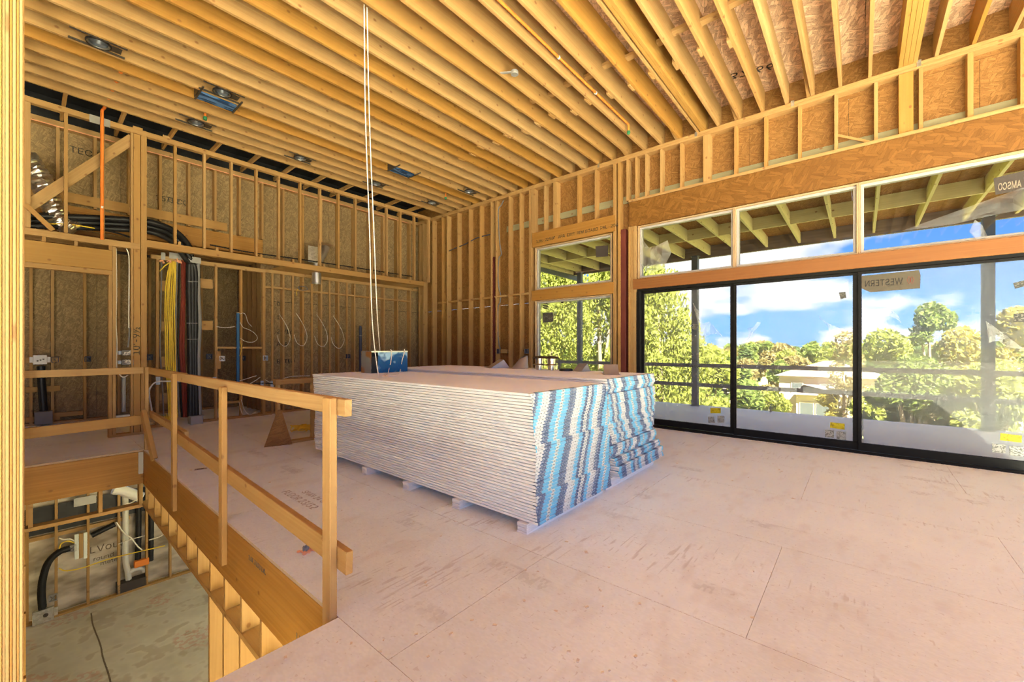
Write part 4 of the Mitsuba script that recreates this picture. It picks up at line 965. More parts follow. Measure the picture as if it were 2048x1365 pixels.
def roof_flashing(px, py, w, h, d, yaw, label, cone=False, m='flash_metal'):
    p = onZ(px, py, ZT2)
    t = thing('roof_flashing', label, 'roof flashing')
    c, s = math.cos(yaw), math.sin(yaw); ux, uy = np.array([c, s, 0]), np.array([-s, c, 0])
    V, Fc = prism([(-w * 0.62, -d * 0.6), (w * 0.62, -d * 0.6), (w * 0.62, d * 0.6), (-w * 0.62, d * 0.6)], p + [0, 0, 0.0006], ux, uy, 0.002)
    put(t + '__base_flange', (V, Fc), m, raw=True)
    if cone:
        ang = np.linspace(0, 2 * np.pi, 28, endpoint=False)
        lo = np.array([p + ux * np.cos(q) * w * 0.46 + uy * np.sin(q) * d * 0.5 + [0, 0, 0.003] for q in ang])
        hi = np.array([p + ux * (w * 0.22 + np.cos(q) * w * 0.2) + uy * np.sin(q) * d * 0.3 + [0, 0, h * (0.86 + 0.14 * math.cos(q))] for q in ang])
        n = 28; V = np.vstack([lo, hi, hi.mean(0)[None]])
        Fc = [[i, (i + 1) % n, n + (i + 1) % n] for i in range(n)] + [[i, n + (i + 1) % n, n + i] for i in range(n)] + [[2 * n, n + i, n + (i + 1) % n] for i in range(n)]
        put(t + '__cone', (V, np.array(Fc)), m, smooth=50, raw=True)
    else:
        V, Fc = prism([(-w / 2, 0), (w / 2, 0), (w * 0.18, h)], p + uy * (d / 2) + [0, 0, 0.002], ux, (0, 0, 1), d)
        put(t + '__hood', (V, Fc), m, raw=True)
roof_flashing(996, 709, 0.30, 0.125, 0.22, -0.5, 'grey metal roof flashing with a triangular hood, leftmost on the right stack')
roof_flashing(1040, 710, 0.30, 0.19, 0.20, -0.3, 'rounded cone shaped metal roof jack beside the two steel vents', True)
roof_flashing(1163, 716, 0.17, 0.10, 0.15, -0.25, 'small dark square metal hood between black puck and right flashing', m='galv_dull')
roof_flashing(1222, 722, 0.26, 0.11, 0.16, 0.55, 'grey triangular roof flashing nearest the printed end of the right stack')
for i, (px, py) in enumerate(((1079, 713), (1103, 714))):
    p = onZ(px, py, ZT2)
    t = thing('vent_cap', ('shiny steel round vent cap, the left of the pair', 'shiny steel round vent cap, the right of the pair')[i], 'vent cap', 'vent caps on the drywall')
    put(t + '__pipe', lathe([(0.0, 0.001), (0.048, 0.001), (0.048, 0.07), (0.056, 0.072), (0.056, 0.13), (0.06, 0.132), (0.06, 0.17), (0, 0.17)], p), 'chrome', smooth=40, raw=True)
    put(t + '__storm_collar', lathe([(0.05, 0.062), (0.098, 0.066), (0.098, 0.07), (0.06, 0.085), (0.05, 0.085)], p), 'chrome', smooth=40, raw=True)
    put(t + '__hood', lathe([(0.0, 0.166), (0.10, 0.160), (0.108, 0.165), (0.085, 0.186), (0.0, 0.196)], p), 'dark_metal', smooth=40, raw=True)
p = onZ(1132, 715.5, ZT2)
tag(put(numbered('black_puck'), lathe([(0, 0.001), (0.085, 0.001), (0.092, 0.008), (0.088, 0.03), (0.07, 0.034), (0, 0.034)], p), 'black_plastic', smooth=40, raw=True), 'flat round black cap lying right of the two vent caps', 'cap')

# ------------------------------------------------------------------ guard railing round the stairwell
t = thing('guard_railing', 'rough lumber guard railing with two rails around the open stairwell', 'railing')
PXA, PXB = WX1 - 0.040, WX1 - 0.001
def rail_post(y, z0, z1, x0=PXA, x1=PXB, w=0.089):
    return box(numbered(t + '__post'), (x0, y - w / 2, z0), (x1, y + w / 2, z1), 'pine', 0.004, raw=True)
rail_post(2.155, -0.30, 1.155); rail_post(3.985, -0.35, 1.10); rail_post(5.70, -0.35, 1.14)
rail_post(7.585, 0.001, 1.15, WX1 + 0.002, WX1 + 0.041, 0.085)
beam(t + '__top_rail', (WX1 + 0.019, 2.03, 1.107), (WX1 + 0.019, 5.80, 1.100), S2, 0.089, 'pine', ch=0.003, raw=True)
beam(t + '__top_rail_001', (WX1 + 0.0585, 5.60, 1.098), (WX1 + 0.0585, 7.66, 1.10), S2, 0.089, 'pine', ch=0.003, raw=True)
beam(t + '__top_rail_002', (-0.02, WY1 + 0.03, 1.098), (WX1 + 0.0, WY1 + 0.03, 1.104), S2, 0.089, 'pine', ch=0.003, raw=True)
beam(t + '__mid_rail', (WX1 + 0.019, 2.02, 0.305), (WX1 + 0.019, 5.80, 0.44), S2, 0.12, 'pine', ch=0.003, raw=True)
beam(t + '__mid_rail_001', (WX1 + 0.0585, 5.55, 0.47), (WX1 + 0.0585, 7.5, 0.50), S2, 0.089, 'pine', ch=0.003, raw=True)
beam(t + '__mid_rail_002', (-0.02, WY1 + 0.03, 0.385), (WX1 - 0.02, WY1 + 0.03, 0.415), S2, 0.13, 'pine', ch=0.003, raw=True)
beam(t + '__diagonal_brace', onY(286, 796, 7.3), onY(309, 893, 6.9), 0.05, 0.089, 'pine', ch=0.003, raw=True)

# ------------------------------------------------------------------ light housings, boxes and pipes in the ceiling
def bay(y):
    return -0.088 + 0.3085 * (math.floor((y + 0.088) / 0.3085) + 0.5)
def can_light(x, y, label, big=1.0):
    y = bay(y)
    t = thing('recessed_light', label, 'recessed light', 'recessed light housings')
    put(t + '__can', lathe([(0.0, 0.12), (0.070, 0.12), (0.082, 0.05), (0.094, 0.0), (0.105, -0.006), (0.108, 0.0), (0.085, 0.008), (0.085, 0.14), (0, 0.14)], (x, y, H + 0.004)), 'can_metal', smooth=40, raw=True)
    put(t + '__baffle_ring', lathe([(0.10, -0.008), (0.112, -0.006), (0.112, 0.01), (0.104, 0.01)], (x, y, H + 0.004)), 'black_plastic', smooth=40, raw=True)
    box(t + '__mounting_plate', (x + 0.09, y - 0.06, H + 0.008), (x + 0.20, y + 0.06, H + 0.011), 'dark_metal', raw=True)
    for q, yy in enumerate((-0.115, 0.118)):
        k = t + '__hanger_bar' + ('' if q == 0 else f'_{q:03d}')
        box(k, (x - 0.24, y + yy - 0.008, H + 0.0), (x + 0.24, y + yy + 0.008, H + 0.02), 'dark_metal', raw=True)
def at_ceiling(px, py): return onZ(px, py, H)
for px, py, lab in ((197, 61, 'recessed light housing nearest the top left corner of the ceiling'), (444, 160, 'recessed light housing beside the larger blue covered ceiling box'), (390, 223, 'recessed light housing next to the green sprinkler head on the left'),
                    (598, 292, 'recessed light housing over the left half of the back wall, between two others'), (750, 342, 'recessed light housing just behind the hanging cords'), (862, 380, 'recessed light housing nearest the right back corner'), (937, 357, 'recessed light housing close to the right wall, one bay nearer than the corner one')):
    p = at_ceiling(px, py); can_light(p[0], p[1], lab)
for px, py, w, lab in ((432, 180, 0.44, 'blue film covered slot box between the joists, the larger one at left'), (802, 319, 0.46, 'blue film covered slot box between the joists, the smaller one beyond the cords')):
    p = at_ceiling(px, py); p[1] = bay(p[1])
    t = thing('ceiling_slot_box', lab, 'ceiling box', 'blue covered boxes in the ceiling')
    box(t + '__body', (p[0] - w / 2, p[1] - 0.11, H - 0.006), (p[0] + w / 2, p[1] + 0.11, H + 0.16), 'dark_blue_film', 0.004, raw=True)
    for q, xx in enumerate((-w / 2 - 0.012, w / 2 + 0.012)):
        box(t + '__bracket' + ('' if q == 0 else '_001'), (p[0] + xx - 0.01, p[1] - 0.30, H - 0.016), (p[0] + xx + 0.01, p[1] + 0.13, H - 0.002), 'dark_metal', raw=True)
    box(t + '__side_plate', (p[0] - w / 2 - 0.03, p[1] - 0.1, H), (p[0] - w / 2 - 0.022, p[1] + 0.1, H + 0.15), 'dark_metal', raw=True)
p = at_ceiling(1022, 120)
t = thing('junction_box', 'round grey metal ceiling box on a bar between near joists', 'junction box')
put(t + '__can', lathe([(0, 0.0), (0.045, 0.0), (0.05, 0.006), (0.05, 0.045), (0, 0.045)], p + [0.05, -0.02, 0.0]), 'galv_dull', smooth=40, raw=True)
beam(t + '__bar', p + [-0.1, 0.14, 0.01], p + [0.05, -0.04, 0.03], 0.03, 0.012, 'galv_dull', raw=True)
def sprinkler(path, r, label, cap=True, clips=()):
    t = thing('sprinkler_pipe', label, 'pipe', 'orange sprinkler pipes')
    tube(t + '__pipe', path, r, 'cpvc', 10, False, raw=True)
    if cap:
        e = np.asarray(path[-1], float)
        put(t + '__head_cap', lathe([(0, -0.05), (0.022, -0.05), (0.026, -0.04), (0.026, -0.004), (0.02, 0.004), (0, 0.004)], e, (0, 0, 1), 14), 'green_cap', smooth=40, raw=True)
    for i, c in enumerate(clips):
        put(t + '__clip' + ('' if i == 0 else f'_{i:03d}'), lathe([(r + 0.001, -0.012), (r + 0.006, -0.012), (r + 0.006, 0.012), (r + 0.001, 0.012)], c, (1, 0, 0), 12), 'white_plastic', raw=True)
y = 2.915
sprinkler([(-1.0, y, H + 0.09), (6.36, y, H + 0.09), (6.40, y, H + 0.085), (6.40, y, H - 0.02)], 0.017, 'long orange sprinkler pipe running along a near joist to a green head', True, [(4.35, y, H + 0.09), (5.3, y, H + 0.09)])
p = at_ceiling(416, 201); p[1] = bay(p[1])
sprinkler([(p[0], p[1], H + JD - 0.002), (p[0], p[1], H + 0.01)], 0.017, 'short orange drop with a green head beside the left blue box')
p = at_ceiling(889, 366); p[1] = bay(p[1])
sprinkler([(p[0], p[1], H + JD - 0.002), (p[0], p[1], H - 0.03)], 0.015, 'short orange drop with green head near the right back corner')
x = fx(203.5)
sprinkler([(x, YF - 0.03, 3.10), (x, YF - 0.03, H + 0.10), (x + 0.02, YF - 0.10, H + 0.13), (x + 0.06, 7.6, H + 0.13)], 0.022, 'upright orange pipe on the left part of the front stud wall', False, [(x, YF - 0.03, 3.6)])

# ------------------------------------------------------------------ ducts, hoses, cables on the back walls
pts = [onY(px, py, YF + 0.28) for px, py in ((52, 292), (80, 330), (98, 375), (122, 415), (150, 436))]
q = smooth_path(pts, 12); rad = 0.135 + 0.008 * np.sin(np.arange(len(q)) * 2.4)
V, Fc = tubemesh(q, rad, 16, False)
n0 = meshkit.fbm(V * 18, 3, 2)[:, None] - 0.5
t = thing('flexible_duct', 'crinkled silver flexible duct behind the diagonal brace at left', 'duct')
put(t + '__sleeve', (V + n0 * 0.05, Fc), 'foil', raw=True)
put(t + '__collar', lathe([(0.13, -0.05), (0.15, -0.05), (0.15, 0.05), (0.13, 0.05)], q[0], q[1] - q[0]), 'galv', smooth=40, raw=True)
for i, (dy, dz, yy, m, r) in enumerate(((0, 0, 0.20, 'black_plastic', 0.050), (10, -1, 0.30, 'black_plastic', 0.045), (20, 0, 0.22, 'black_plastic', 0.042))):
    path = [onY(px, py + dy, YF + yy) for px, py in ((40, 404), (150, 408), (258, 413), (310, 420))] + [onY(355 - dy * 0.4, 440 + dy, YF + yy + 0.1), onY(381 - dy * 0.4, 474 + dy, YR - 0.22), onY(384 + (i - 1) * 6, 512, YR - 0.17), onY(385 + (i - 1) * 6, 600, YR - 0.15), onY(386 + (i - 1) * 5, 700, YR - 0.15), onY(387 + (i - 1) * 6, 806, YR - 0.17)]
    t = thing('insulated_hose', ('thick black hose arching over the ledge and down to the floor box, the upper one', 'thick black hose arching over the ledge and down to the floor box, the middle one', 'thick black hose arching over the ledge and down to the floor box, the lower one')[i], 'hose', 'black hoses')
    tube(t + '__sleeve', path, r, m, 10, raw=True)
    for j, py in enumerate((537, 620, 652)):
        c = onY(385 + (i - 1) * 6, py, YR - 0.16)
        put(t + '__tape_band' + ('' if j == 0 else f'_{j:03d}'), lathe([(r + 0.001, -0.008), (r + 0.004, -0.008), (r + 0.004, 0.008), (r + 0.001, 0.008)], c, (0, 0, 1), 14), 'grey_cable', raw=True)
tag(tube(numbered('conduit'), [onY(px, py, YR - 0.16) for px, py in ((396, 500), (397, 560), (399.5, 620), (397, 700), (400, 806))], 0.032, 'grey_plastic', 10), 'grey pipe right beside the black hoses', 'pipe')
t = thing('floor_sleeve_box', 'grey metal box on the floor where the black hoses end', 'box')
a, b = onY(381, 802, YR - 0.26), onY(406, 817, YR - 0.26)
box(t + '__body', (a[0], YR - 0.27, 0.001), (b[0], YR - 0.08, 0.15), 'galv_dull', 0.004, raw=True)
box(t + '__flange', (a[0] - 0.015, YR - 0.275, 0.15), (b[0] + 0.015, YR - 0.075, 0.158), 'galv_dull', raw=True)
a, b = onY(377, 489, YR - 0.24), onY(402, 501, YR - 0.24)
tag(box(numbered('nail_plate'), (a[0], YR - 0.242, b[2]), (b[0], YR - 0.238, a[2] + 0.03), 'galv_dull'), 'large grey metal plate where the hoses pass the closet plate', 'metal plate')
for px0, px1, lab in ((322, 330.5, 'small grey nail plate at left above the yellow cables'), (338.5, 366, 'long grey nail plate above the yellow cables')):
    a, b = onY(px0, 481, YR - 0.095), onY(px1, 490, YR - 0.095)
    tag(box(numbered('nail_plate'), (a[0], YR - 0.096, b[2] - 0.03), (b[0], YR - 0.092, a[2] + 0.03), 'galv_dull'), lab, 'metal plate')
# cables: a bunch coming out of orange foam under the closet plate
t = thing('foam_seal', 'orange foam crust around the cable holes above the yellow cables', 'foam')
g = np.random.default_rng(3); ms = []
for i in range(24):
    c = onY(g.choice([325, 338, 345, 352, 360, 364]) + g.uniform(-4, 4), 494 + g.uniform(-3, 5), YR - 0.085 + g.uniform(-0.03, 0.03))
    m_ = trimesh.creation.icosphere(1, g.uniform(0.012, 0.026)); ms.append((np.array(m_.vertices) + c, np.array(m_.faces)))
put(t + '__lumps', join(ms), 'foam', smooth=50, raw=True)
def cable(label, pts, Y, r, m, group=None, name='cable', cat='cable', n=6):
    yy = np.broadcast_to(Y, (len(pts),))
    return tag(tube(numbered(name), [onY(px, py, q) for (px, py), q in zip(pts, yy)], r, m, n, k=5), label, cat, group)
for i in range(6):
    d = i * 3.75
    w = r5.uniform(-0.8, 0.8)
    cable('yellow cable hanging in the closet front, ' + ('leftmost of the bunch' if i == 0 else 'rightmost of the bunch' if i == 5 else f'{ordinal(i + 1)} from the left of the bunch'),
          [(341 + d * 0.55, 496), (332 + d + w, 540), (330 + d, 595), (331 + d - w, 640), (332 + d, 700), (336 + d * 0.9 + w, 760), (338 + d * 0.9, 808)], YR - 0.10 + 0.012 * (i % 2), 0.0105, 'yellow_cable', 'yellow cables in the closet front')
cable('yellow cable slanting off left of bunch to the stud', [(343, 496), (330, 505), (319, 516)], YR - 0.1, 0.009, 'yellow_cable')
for i, (x0, m, r, lab) in enumerate(((322.5, 'grey_cable', 0.012, 'dark grey cable left of the yellow bunch'), (353.5, 'grey_cable', 0.013, 'dark grey cable right of the yellow bunch, left of its pair'), (358.5, 'black_plastic', 0.016, 'black corrugated cable right of the yellow bunch'), (363, 'red_cable', 0.02, 'dark red cable beside the black corrugated one'), (368.5, 'red_cable', 0.026, 'dark red thick pipe left of the closet stud'))):
    cable(lab, [(x0 + 1, 494), (x0 + r5.uniform(-2, 2), 560), (x0 - 1.5, 620), (x0 - 2, 680), (x0 + 2, 740), (x0 + 5, 808)], YR - 0.08, r, m)
t = thing('cable_pile', 'tangle of yellow and black cable ends at the closet floor', 'cable')
g = np.random.default_rng(8); ms = []
for i in range(7):
    c = onY(325 + g.uniform(-4, 14), 800, YR - 0.08); c[2] = 0.1
    ms.append(tubemesh([c + g.uniform(-0.09, 0.09, 3) * [1, 0.3, 1] + [0, 0, 0.02] for _ in range(6)], 0.008, 6))
put(t + '__coil', join(ms), 'yellow_cable', smooth=50, raw=True)
cable('white hose curving out low in front of the closet stud', [(306, 806), (302, 785), (298.5, 765), (300, 750), (312, 738), (335, 736), (360, 737)], YR - 0.14, 0.014, 'white_plastic', name='hose', cat='hose')
# door side: white cables between the jack studs and the post
for pts, lab in (([(232.5, 470), (233, 560), (232, 620), (234, 660), (233, 700), (236, 718), (246, 728), (256, 724)], 'white cable along the jack stud, curling under the switch boxes'), ([(252, 468), (258, 490), (258, 560), (257.5, 630)], 'white cable along the left side of the built up post')):
    cable(lab, pts, YF + 0.06, 0.008, 'white_cable')
cable('dark cable dropping to the upper switch box', [(259, 630), (258, 650), (256, 668)], YF + 0.05, 0.012, 'grey_cable')
for i, (py, lab) in enumerate(((679, 'upper switch box with pale blue ends beside the post'), (698, 'lower switch box with pale blue ends beside the post'))):
    c = onY(253, py, YF + 0.02)
    t = thing('switch_box', lab, 'switch box', 'switch boxes by the post')
    put(t + '__body', boxmesh(c + [-0.055, 0, -0.045], c + [0.075, 0.07, 0.045], 0.004), 'dark_metal', raw=True)
    put(t + '__bracket', boxmesh(c + [-0.10, -0.004, -0.03], c + [-0.056, 0.06, 0.03], 0.012), 'pale_blue', raw=True)
    put(t + '__bracket_001', boxmesh(c + [0.076, -0.004, -0.045], c + [0.10, 0.02, 0.045], 0.006), 'pale_blue', raw=True)
    g = np.random.default_rng(60 + i)
    put(t + '__wires', join([tubemesh([c + [g.uniform(-0.04, 0.06), -0.012 + g.uniform(-0.01, 0.01), g.uniform(-0.04, 0.04)] for _ in range(5)], 0.004, 5) for _ in range(4)]), 'white_cable', raw=True)
tag(tube(numbered('conduit'), [onY(247.5, py, YF + 0.08) for py in (726, 760, 797)], 0.026, 'grey_plastic', 10, False), 'grey pipe standing beside the post below the switch boxes', 'pipe')
c = onY(244, 806, YF + 0.09)
tag(box(numbered('sleeve_box'), (c[0] - 0.09, YF + 0.02, 0.20), (c[0] + 0.09, YF + 0.13, 0.34), 'galv_dull', 0.004), 'grey metal box at the foot of the pipe beside the post', 'box')
# deep room
c = onY(80, 693, YD - 0.02)
t = thing('utility_box', 'white utility box on the far wall with a black pipe below', 'utility box')
box(t + '__body', c + [-0.085, -0.07, -0.085], c + [0.085, 0.005, 0.085], 'white_plastic', 0.006, raw=True)
box(t + '__ear', c + [-0.125, -0.03, -0.05], c + [-0.086, 0.0, 0.05], 'white_plastic', raw=True); box(t + '__ear_001', c + [0.086, -0.03, -0.05], c + [0.125, 0.0, 0.05], 'white_plastic', raw=True)
for i in range(3): put(t + '__valve' + ('' if i == 0 else f'_{i:03d}'), lathe([(0, 0), (0.014, 0), (0.014, 0.03), (0, 0.03)], c + [-0.03 + 0.035 * i, -0.075, -0.02 + 0.015 * i], (0, -1, 0), 8), 'dark_metal', raw=True)
tag(tube(numbered('drain_pipe'), [onY(px, py, YD - 0.06) for px, py in ((82, 706), (83, 735), (86, 775), (88, 800))], 0.055, 'black_plastic', 12), 'black drain pipe under the white utility box', 'pipe')
c = onY(87, 812, YD - 0.1)
tag(box(numbered('sleeve_box'), (c[0] - 0.11, YD - 0.2, 0.03), (c[0] + 0.11, YD - 0.02, 0.26), 'grey_cable', 0.004), 'dark grey metal box on the floor under the black drain pipe', 'box')
def outlet(px, py, Y, label, m='ink_blue', s=0.045, name='outlet_box'):
    c = onY(px, py, Y)
    t = thing(name, label, 'outlet box', 'outlet boxes on the back walls')
    fr = [boxmesh(c + [-s, -0.01, -s * 1.15], c + [s, 0.05, -s * 0.95], 0), boxmesh(c + [-s, -0.01, s * 0.95], c + [s, 0.05, s * 1.15], 0), boxmesh(c + [-s, -0.01, -s * 0.95], c + [-s * 0.82, 0.05, s * 0.95], 0), boxmesh(c + [s * 0.82, -0.01, -s * 0.95], c + [s, 0.05, s * 0.95], 0), boxmesh(c + [-s, 0.045, -s * 1.1], c + [s, 0.05, s * 1.1], 0)]
    put(t + '__shell', join(fr), m, raw=True)
    put(t + '__wires', join([tubemesh([c + [-s * 0.6, 0.01, s * 0.6], c + [0, -0.01, 0.0], c + [s * 0.5, 0.01, -s * 0.7]], 0.006, 5), tubemesh([c + [s * 0.6, 0.01, s * 0.6], c + [0.0, -0.005, 0.01], c + [-s * 0.5, 0.01, -s * 0.6]], 0.006, 5)]), 'grey_cable', raw=True)
for px, py, Y, lab, m in ((110, 693, YD - 0.012, 'black outlet box on the far wall right of the white utility box', 'ink_blue'), (175.5, 691.5, YD - 0.012, 'black outlet box on the far wall stud nearest the door jamb', 'ink_blue'), (299.5, 688, YR - 0.06, 'black outlet box just right of the built up post', 'ink_blue'),
                          (419, 686.5, YR - 0.05, 'black outlet box right of the black hoses', 'ink_blue'), (444.5, 690.5, YR - 0.1, 'pale framed outlet box in the closet front', 'white_plastic'), (531, 689.5, YR - 0.1, 'grey outlet box on the stud right of the closet', 'pale_blue'), (697, 686, YR - 0.06, 'black outlet box low on the back wall behind the drywall', 'ink_blue'),
                          (486, 690, YR + 0.5, 'dark outlet box deep behind the blue strip', 'ink_blue')):
    outlet(px, py, Y, lab, m)
tag(box(numbered('plywood_backer'), onY(433, 676, YR - 0.1), onY(441, 711, YR - 0.075), 'pine', 0.002), 'narrow wood backer board left of the pale outlet box', 'board')
t = thing('cable_sleeve', 'bright blue flat sleeve standing in the closet front', 'sleeve')
a = onY(476.5, 600, YR - 0.12); b = onY(476.5, 742, YR - 0.12)
box(t + '__strip', (a[0] - 0.028, YR - 0.125, b[2]), (a[0] + 0.022, YR - 0.095, a[2]), 'blue_plastic', 0.004, raw=True)
box(t + '__top_edge', (a[0] - 0.028, YR - 0.127, a[2] + 0.001), (a[0] + 0.022, YR - 0.095, a[2] + 0.012), 'white_cable', raw=True)
t = thing('cable_sleeve', 'dark blue sleeve on the back wall left of the blue box', 'sleeve')
a = onY(720, 625, YR - 0.03); b = onY(720, 716, YR - 0.03)
put(t + '__strip', tubemesh([[a[0], YR - 0.055, 0.05], [a[0], YR - 0.055, a[2] - 0.05], [a[0], YR - 0.055, a[2]]], [0.036, 0.036, 0.02], 10, False), 'ink_blue', smooth=40, raw=True)
put(t + '__clamp', lathe([(0.037, -0.01), (0.041, -0.01), (0.041, 0.01), (0.037, 0.01)], [a[0], YR - 0.055, a[2] - 0.25], (0, 0, 1), 12), 'grey_plastic', raw=True)
for i, (pts, lab) in enumerate((([(480, 602), (485, 599.5), (491, 603), (496, 618), (504, 627)], 'white cable looping from the top of the blue sleeve'), ([(480, 618), (486, 628), (498, 633), (509, 640), (515, 650), (505, 658), (490, 656), (481, 650)], 'white cable drooping in a wide loop right of the blue sleeve'),
                                ([(433, 626.5), (450, 629), (470, 626.5)], 'white cable crossing the closet left of blue sleeve'), ([(479.5, 656), (483, 666), (482, 678), (479, 686)], 'short yellow wire tied to the blue sleeve'))):
    cable(lab, pts, YR - 0.13, 0.006, 'yellow_cable' if i == 3 else 'white_cable')
for i, (x0, y0) in enumerate(((552, 604), (586, 603), (627, 605), (660, 608))):
    cable('thin white cable looping between studs of the back wall, ' + ('leftmost loop', 'second loop from the left', 'third loop from the left', 'rightmost loop')[i],
          [(x0 + 6, y0 - 3), (x0 + 16, y0 + 12), (x0 + 25, y0 + 30), (x0 + 28, y0 + 48), (x0 + 20, y0 + 62), (x0 + 8, y0 + 56), (x0 + 2, y0 + 40)], YR - 0.045, 0.006, 'white_cable', 'cable loops on the back wall')
for pts, lab, m in (([(470, 738), (490, 732), (513, 725)], 'pale cable running low behind the railing to the stud', 'white_cable'), ([(500, 741), (512, 734), (520, 728)], 'pale cable low left of the grey outlet stud', 'white_cable'), ([(530, 733), (545, 738), (580, 727), (620, 725)], 'thin pale cable low across the back wall', 'white_cable'), ([(498, 744), (515, 740), (550, 741)], 'black cable lying along the low rail of the back wall', 'black_plastic'), ([(478, 778), (484, 800), (490, 802)], 'pale cable end at the closet floor', 'white_cable'), ([(482, 772), (490, 795), (500, 803), (512, 797)], 'pale cable curling on the closet floor', 'white_cable')):
    cable(lab, pts, YR - 0.11, 0.007, m)
for i, (px, lab) in enumerate(((316, 'bluish nail plate low on the closet stud left of the cables'), (429, 'bluish nail plate low on the closet stud right of the hoses'), (524, 'bluish nail plate low on the wide stud right of the closet'), (544, 'bluish nail plate low on the first wall stud right of the closet'))):
    a = onY(px, 742 if i > 1 else 735, YR - 0.1 if i < 3 else YR - 0.035)
    tag(box(numbered('nail_plate'), a + [-0.03, -0.004, -0.07], a + [0.03, 0.0, 0.07], 'pale_blue'), lab, 'metal plate')
cable('dark cable tucked along the back of the ledge', [(420, 463), (500, 478), (600, 492), (700, 507), (830, 527)], YF + 0.16, 0.012, 'black_plastic')
cable('black cable lying behind the studs above the door header', [(70, 430), (140, 425), (220, 436), (262, 448)], YF + 0.18, 0.014, 'black_plastic')
cable('yellow cable lying behind the studs above the door header', [(90, 421), (140, 422), (190, 430)], YF + 0.16, 0.010, 'yellow_cable')
# vent duct through the ledge
t = thing('exhaust_duct', 'shiny galvanised exhaust duct on and under the ledge', 'duct')
c = onY(633, 528, YF + 0.26)
put(t + '__stub', lathe([(0.075, -0.02), (0.095, -0.02), (0.10, -0.26), (0.104, -0.265), (0.094, -0.265), (0.092, -0.03)], (c[0], c[1], 3.12)), 'galv', smooth=40, raw=True)
put(t + '__riser', lathe([(0.06, 0.0), (0.06, 0.25), (0.055, 0.25), (0.055, 0)], (c[0], c[1], 3.21)), 'galv', smooth=40, raw=True)
a = onY(622, 462, YF + 0.2)
box(t + '__plate', (a[0] - 0.06, YF + 0.2, 3.30), (a[0] + 0.17, YF + 0.205, 3.66), 'galv', raw=True)
put(t + '__elbow', tubemesh([onY(637, 495, YF + 0.3), onY(645, 482, YF + 0.32), onY(652, 468, YF + 0.36)], 0.085, 16), 'galv', smooth=40, raw=True)
box(t + '__flange', onY(640, 461, YF + 0.3) + [0, 0, -0.015], onY(660, 464, YF + 0.4) + [0.0, 0, 0.0], 'chrome', raw=True)
t = thing('wire_bundle', 'small coil of grey and yellow wire on the blocking below the ledge', 'wire')
g = np.random.default_rng(12); c = onY(604, 553, YR - 0.05)
put(t + '__coil', join([tubemesh([c + [0.09 * math.cos(q + j) * (1 + 0.2 * g.uniform()), -0.03 - 0.03 * g.uniform(), 0.045 * math.sin(q + j) + 0.03] for q in np.linspace(0, 5.5, 8)], 0.006, 5) for j in range(5)]), 'grey_cable', smooth=50, raw=True)
put(t + '__tail', tubemesh([c + [-0.10, -0.04, 0.01], c + [-0.13, -0.04, -0.06], c + [-0.125, -0.04, -0.15]], 0.006, 5), 'yellow_cable', smooth=50, raw=True)

# right wall: a cable and two boxes
pts = [(1007, 374), (1003, 383), (997, 392), (997, 420), (999, 455), (1001, 470), (1003, 482), (998, 490), (996, 520), (998, 550), (1001, 562), (1000, 578), (996, 590), (996, 640), (998, 662), (1001, 672)]
tag(tube(numbered('cable'), [onX(px, py, XW + 0.05) for px, py in pts], 0.014, 'grey_cable', 7, k=5), 'dark grey cable running down the right wall to its outlet box', 'cable')
tag(tube(numbered('cable'), [onX(px, py, XW + 0.05) for px, py in ((893, 478), (910, 470), (930, 462), (950, 451), (965, 446), (985, 441))], 0.012, 'ink_blue', 6, k=4), 'dark cable crossing the studs of the right wall near the corner', 'cable')
for px, py, lab in ((995, 676, 'black outlet box on the right wall below the grey cable'), (1052, 676, 'black outlet box on the right wall beside the tall window')):
    c = onX(px, py, XW - 0.005)
    t = thing('outlet_box', lab, 'outlet box', 'outlet boxes on the right wall')
    put(t + '__shell', join([boxmesh(c + [0, -0.05, -0.055], c + [0.06, 0.05, -0.047]), boxmesh(c + [0, -0.05, 0.047], c + [0.06, 0.05, 0.055]), boxmesh(c + [0, -0.05, -0.047], c + [0.06, -0.043, 0.047]), boxmesh(c + [0, 0.043, -0.047], c + [0.06, 0.05, 0.047]), boxmesh(c + [0.05, -0.05, -0.05], c + [0.06, 0.05, 0.05])]), 'grey_cable', raw=True)
    box(t + '__insert', c + [0.012, -0.04, -0.045], c + [0.02, 0.04, 0.045], 'ink_blue', raw=True)
a, b = onX(1000, 676, XW), onX(1013, 676, XW)
box('wall_right__box_block', (XW + 0.02, b[1], a[2] - 0.045), (XW + 0.06, a[1], a[2] + 0.045), 'pine')

# ------------------------------------------------------------------ writing on the timber
def note(root, text, pt, right, h, m='ink', up=(0, 0, 1)):
    return text_on(root + '__writing', text, pt, right, up, h, m)
note('wall_right', '1.5E-2250F   APA  EWS  RIM BOARD  PRL-204', onX(1072, 459.5, XW - 0.0055), (0, -1, 0), 0.062)
note('wall_back', '10\'-9½', onY(279.5, 684, YF + 0.0095), (0, 0, 1), 0.09, 'ink', (-1, 0, 0))
for tx, px, py in (('LVout', 178, 1082), ('round', 186, 1097), ('meter', 200, 1105)):
    note('wall_lower', tx, onY(px, py, YL + 0.215), (1, 0.0, 0), 0.13 if tx == 'LVout' else 0.08, 'mark')
note('wall_deep', 'TECO', onY(138, 276, YR + 0.138), (1, 0, 0), 0.10)
for tx, px, py, h in (('15/32', 310, 372, 0.09), ('TECO', 332, 376, 0.09), ('OSB', 437, 455, 0.12)):
    note('wall_rear', tx, onY(px, py, YR + 0.138), (1, 0, 0), h)
for i, py in enumerate((585, 612, 640, 665, 700)):
    note('wall_rear', ('07', '16', '24/16', 'APA', 'RATED')[i], onY(553, py, YR + 0.138), (1, 0, 0), 0.085)
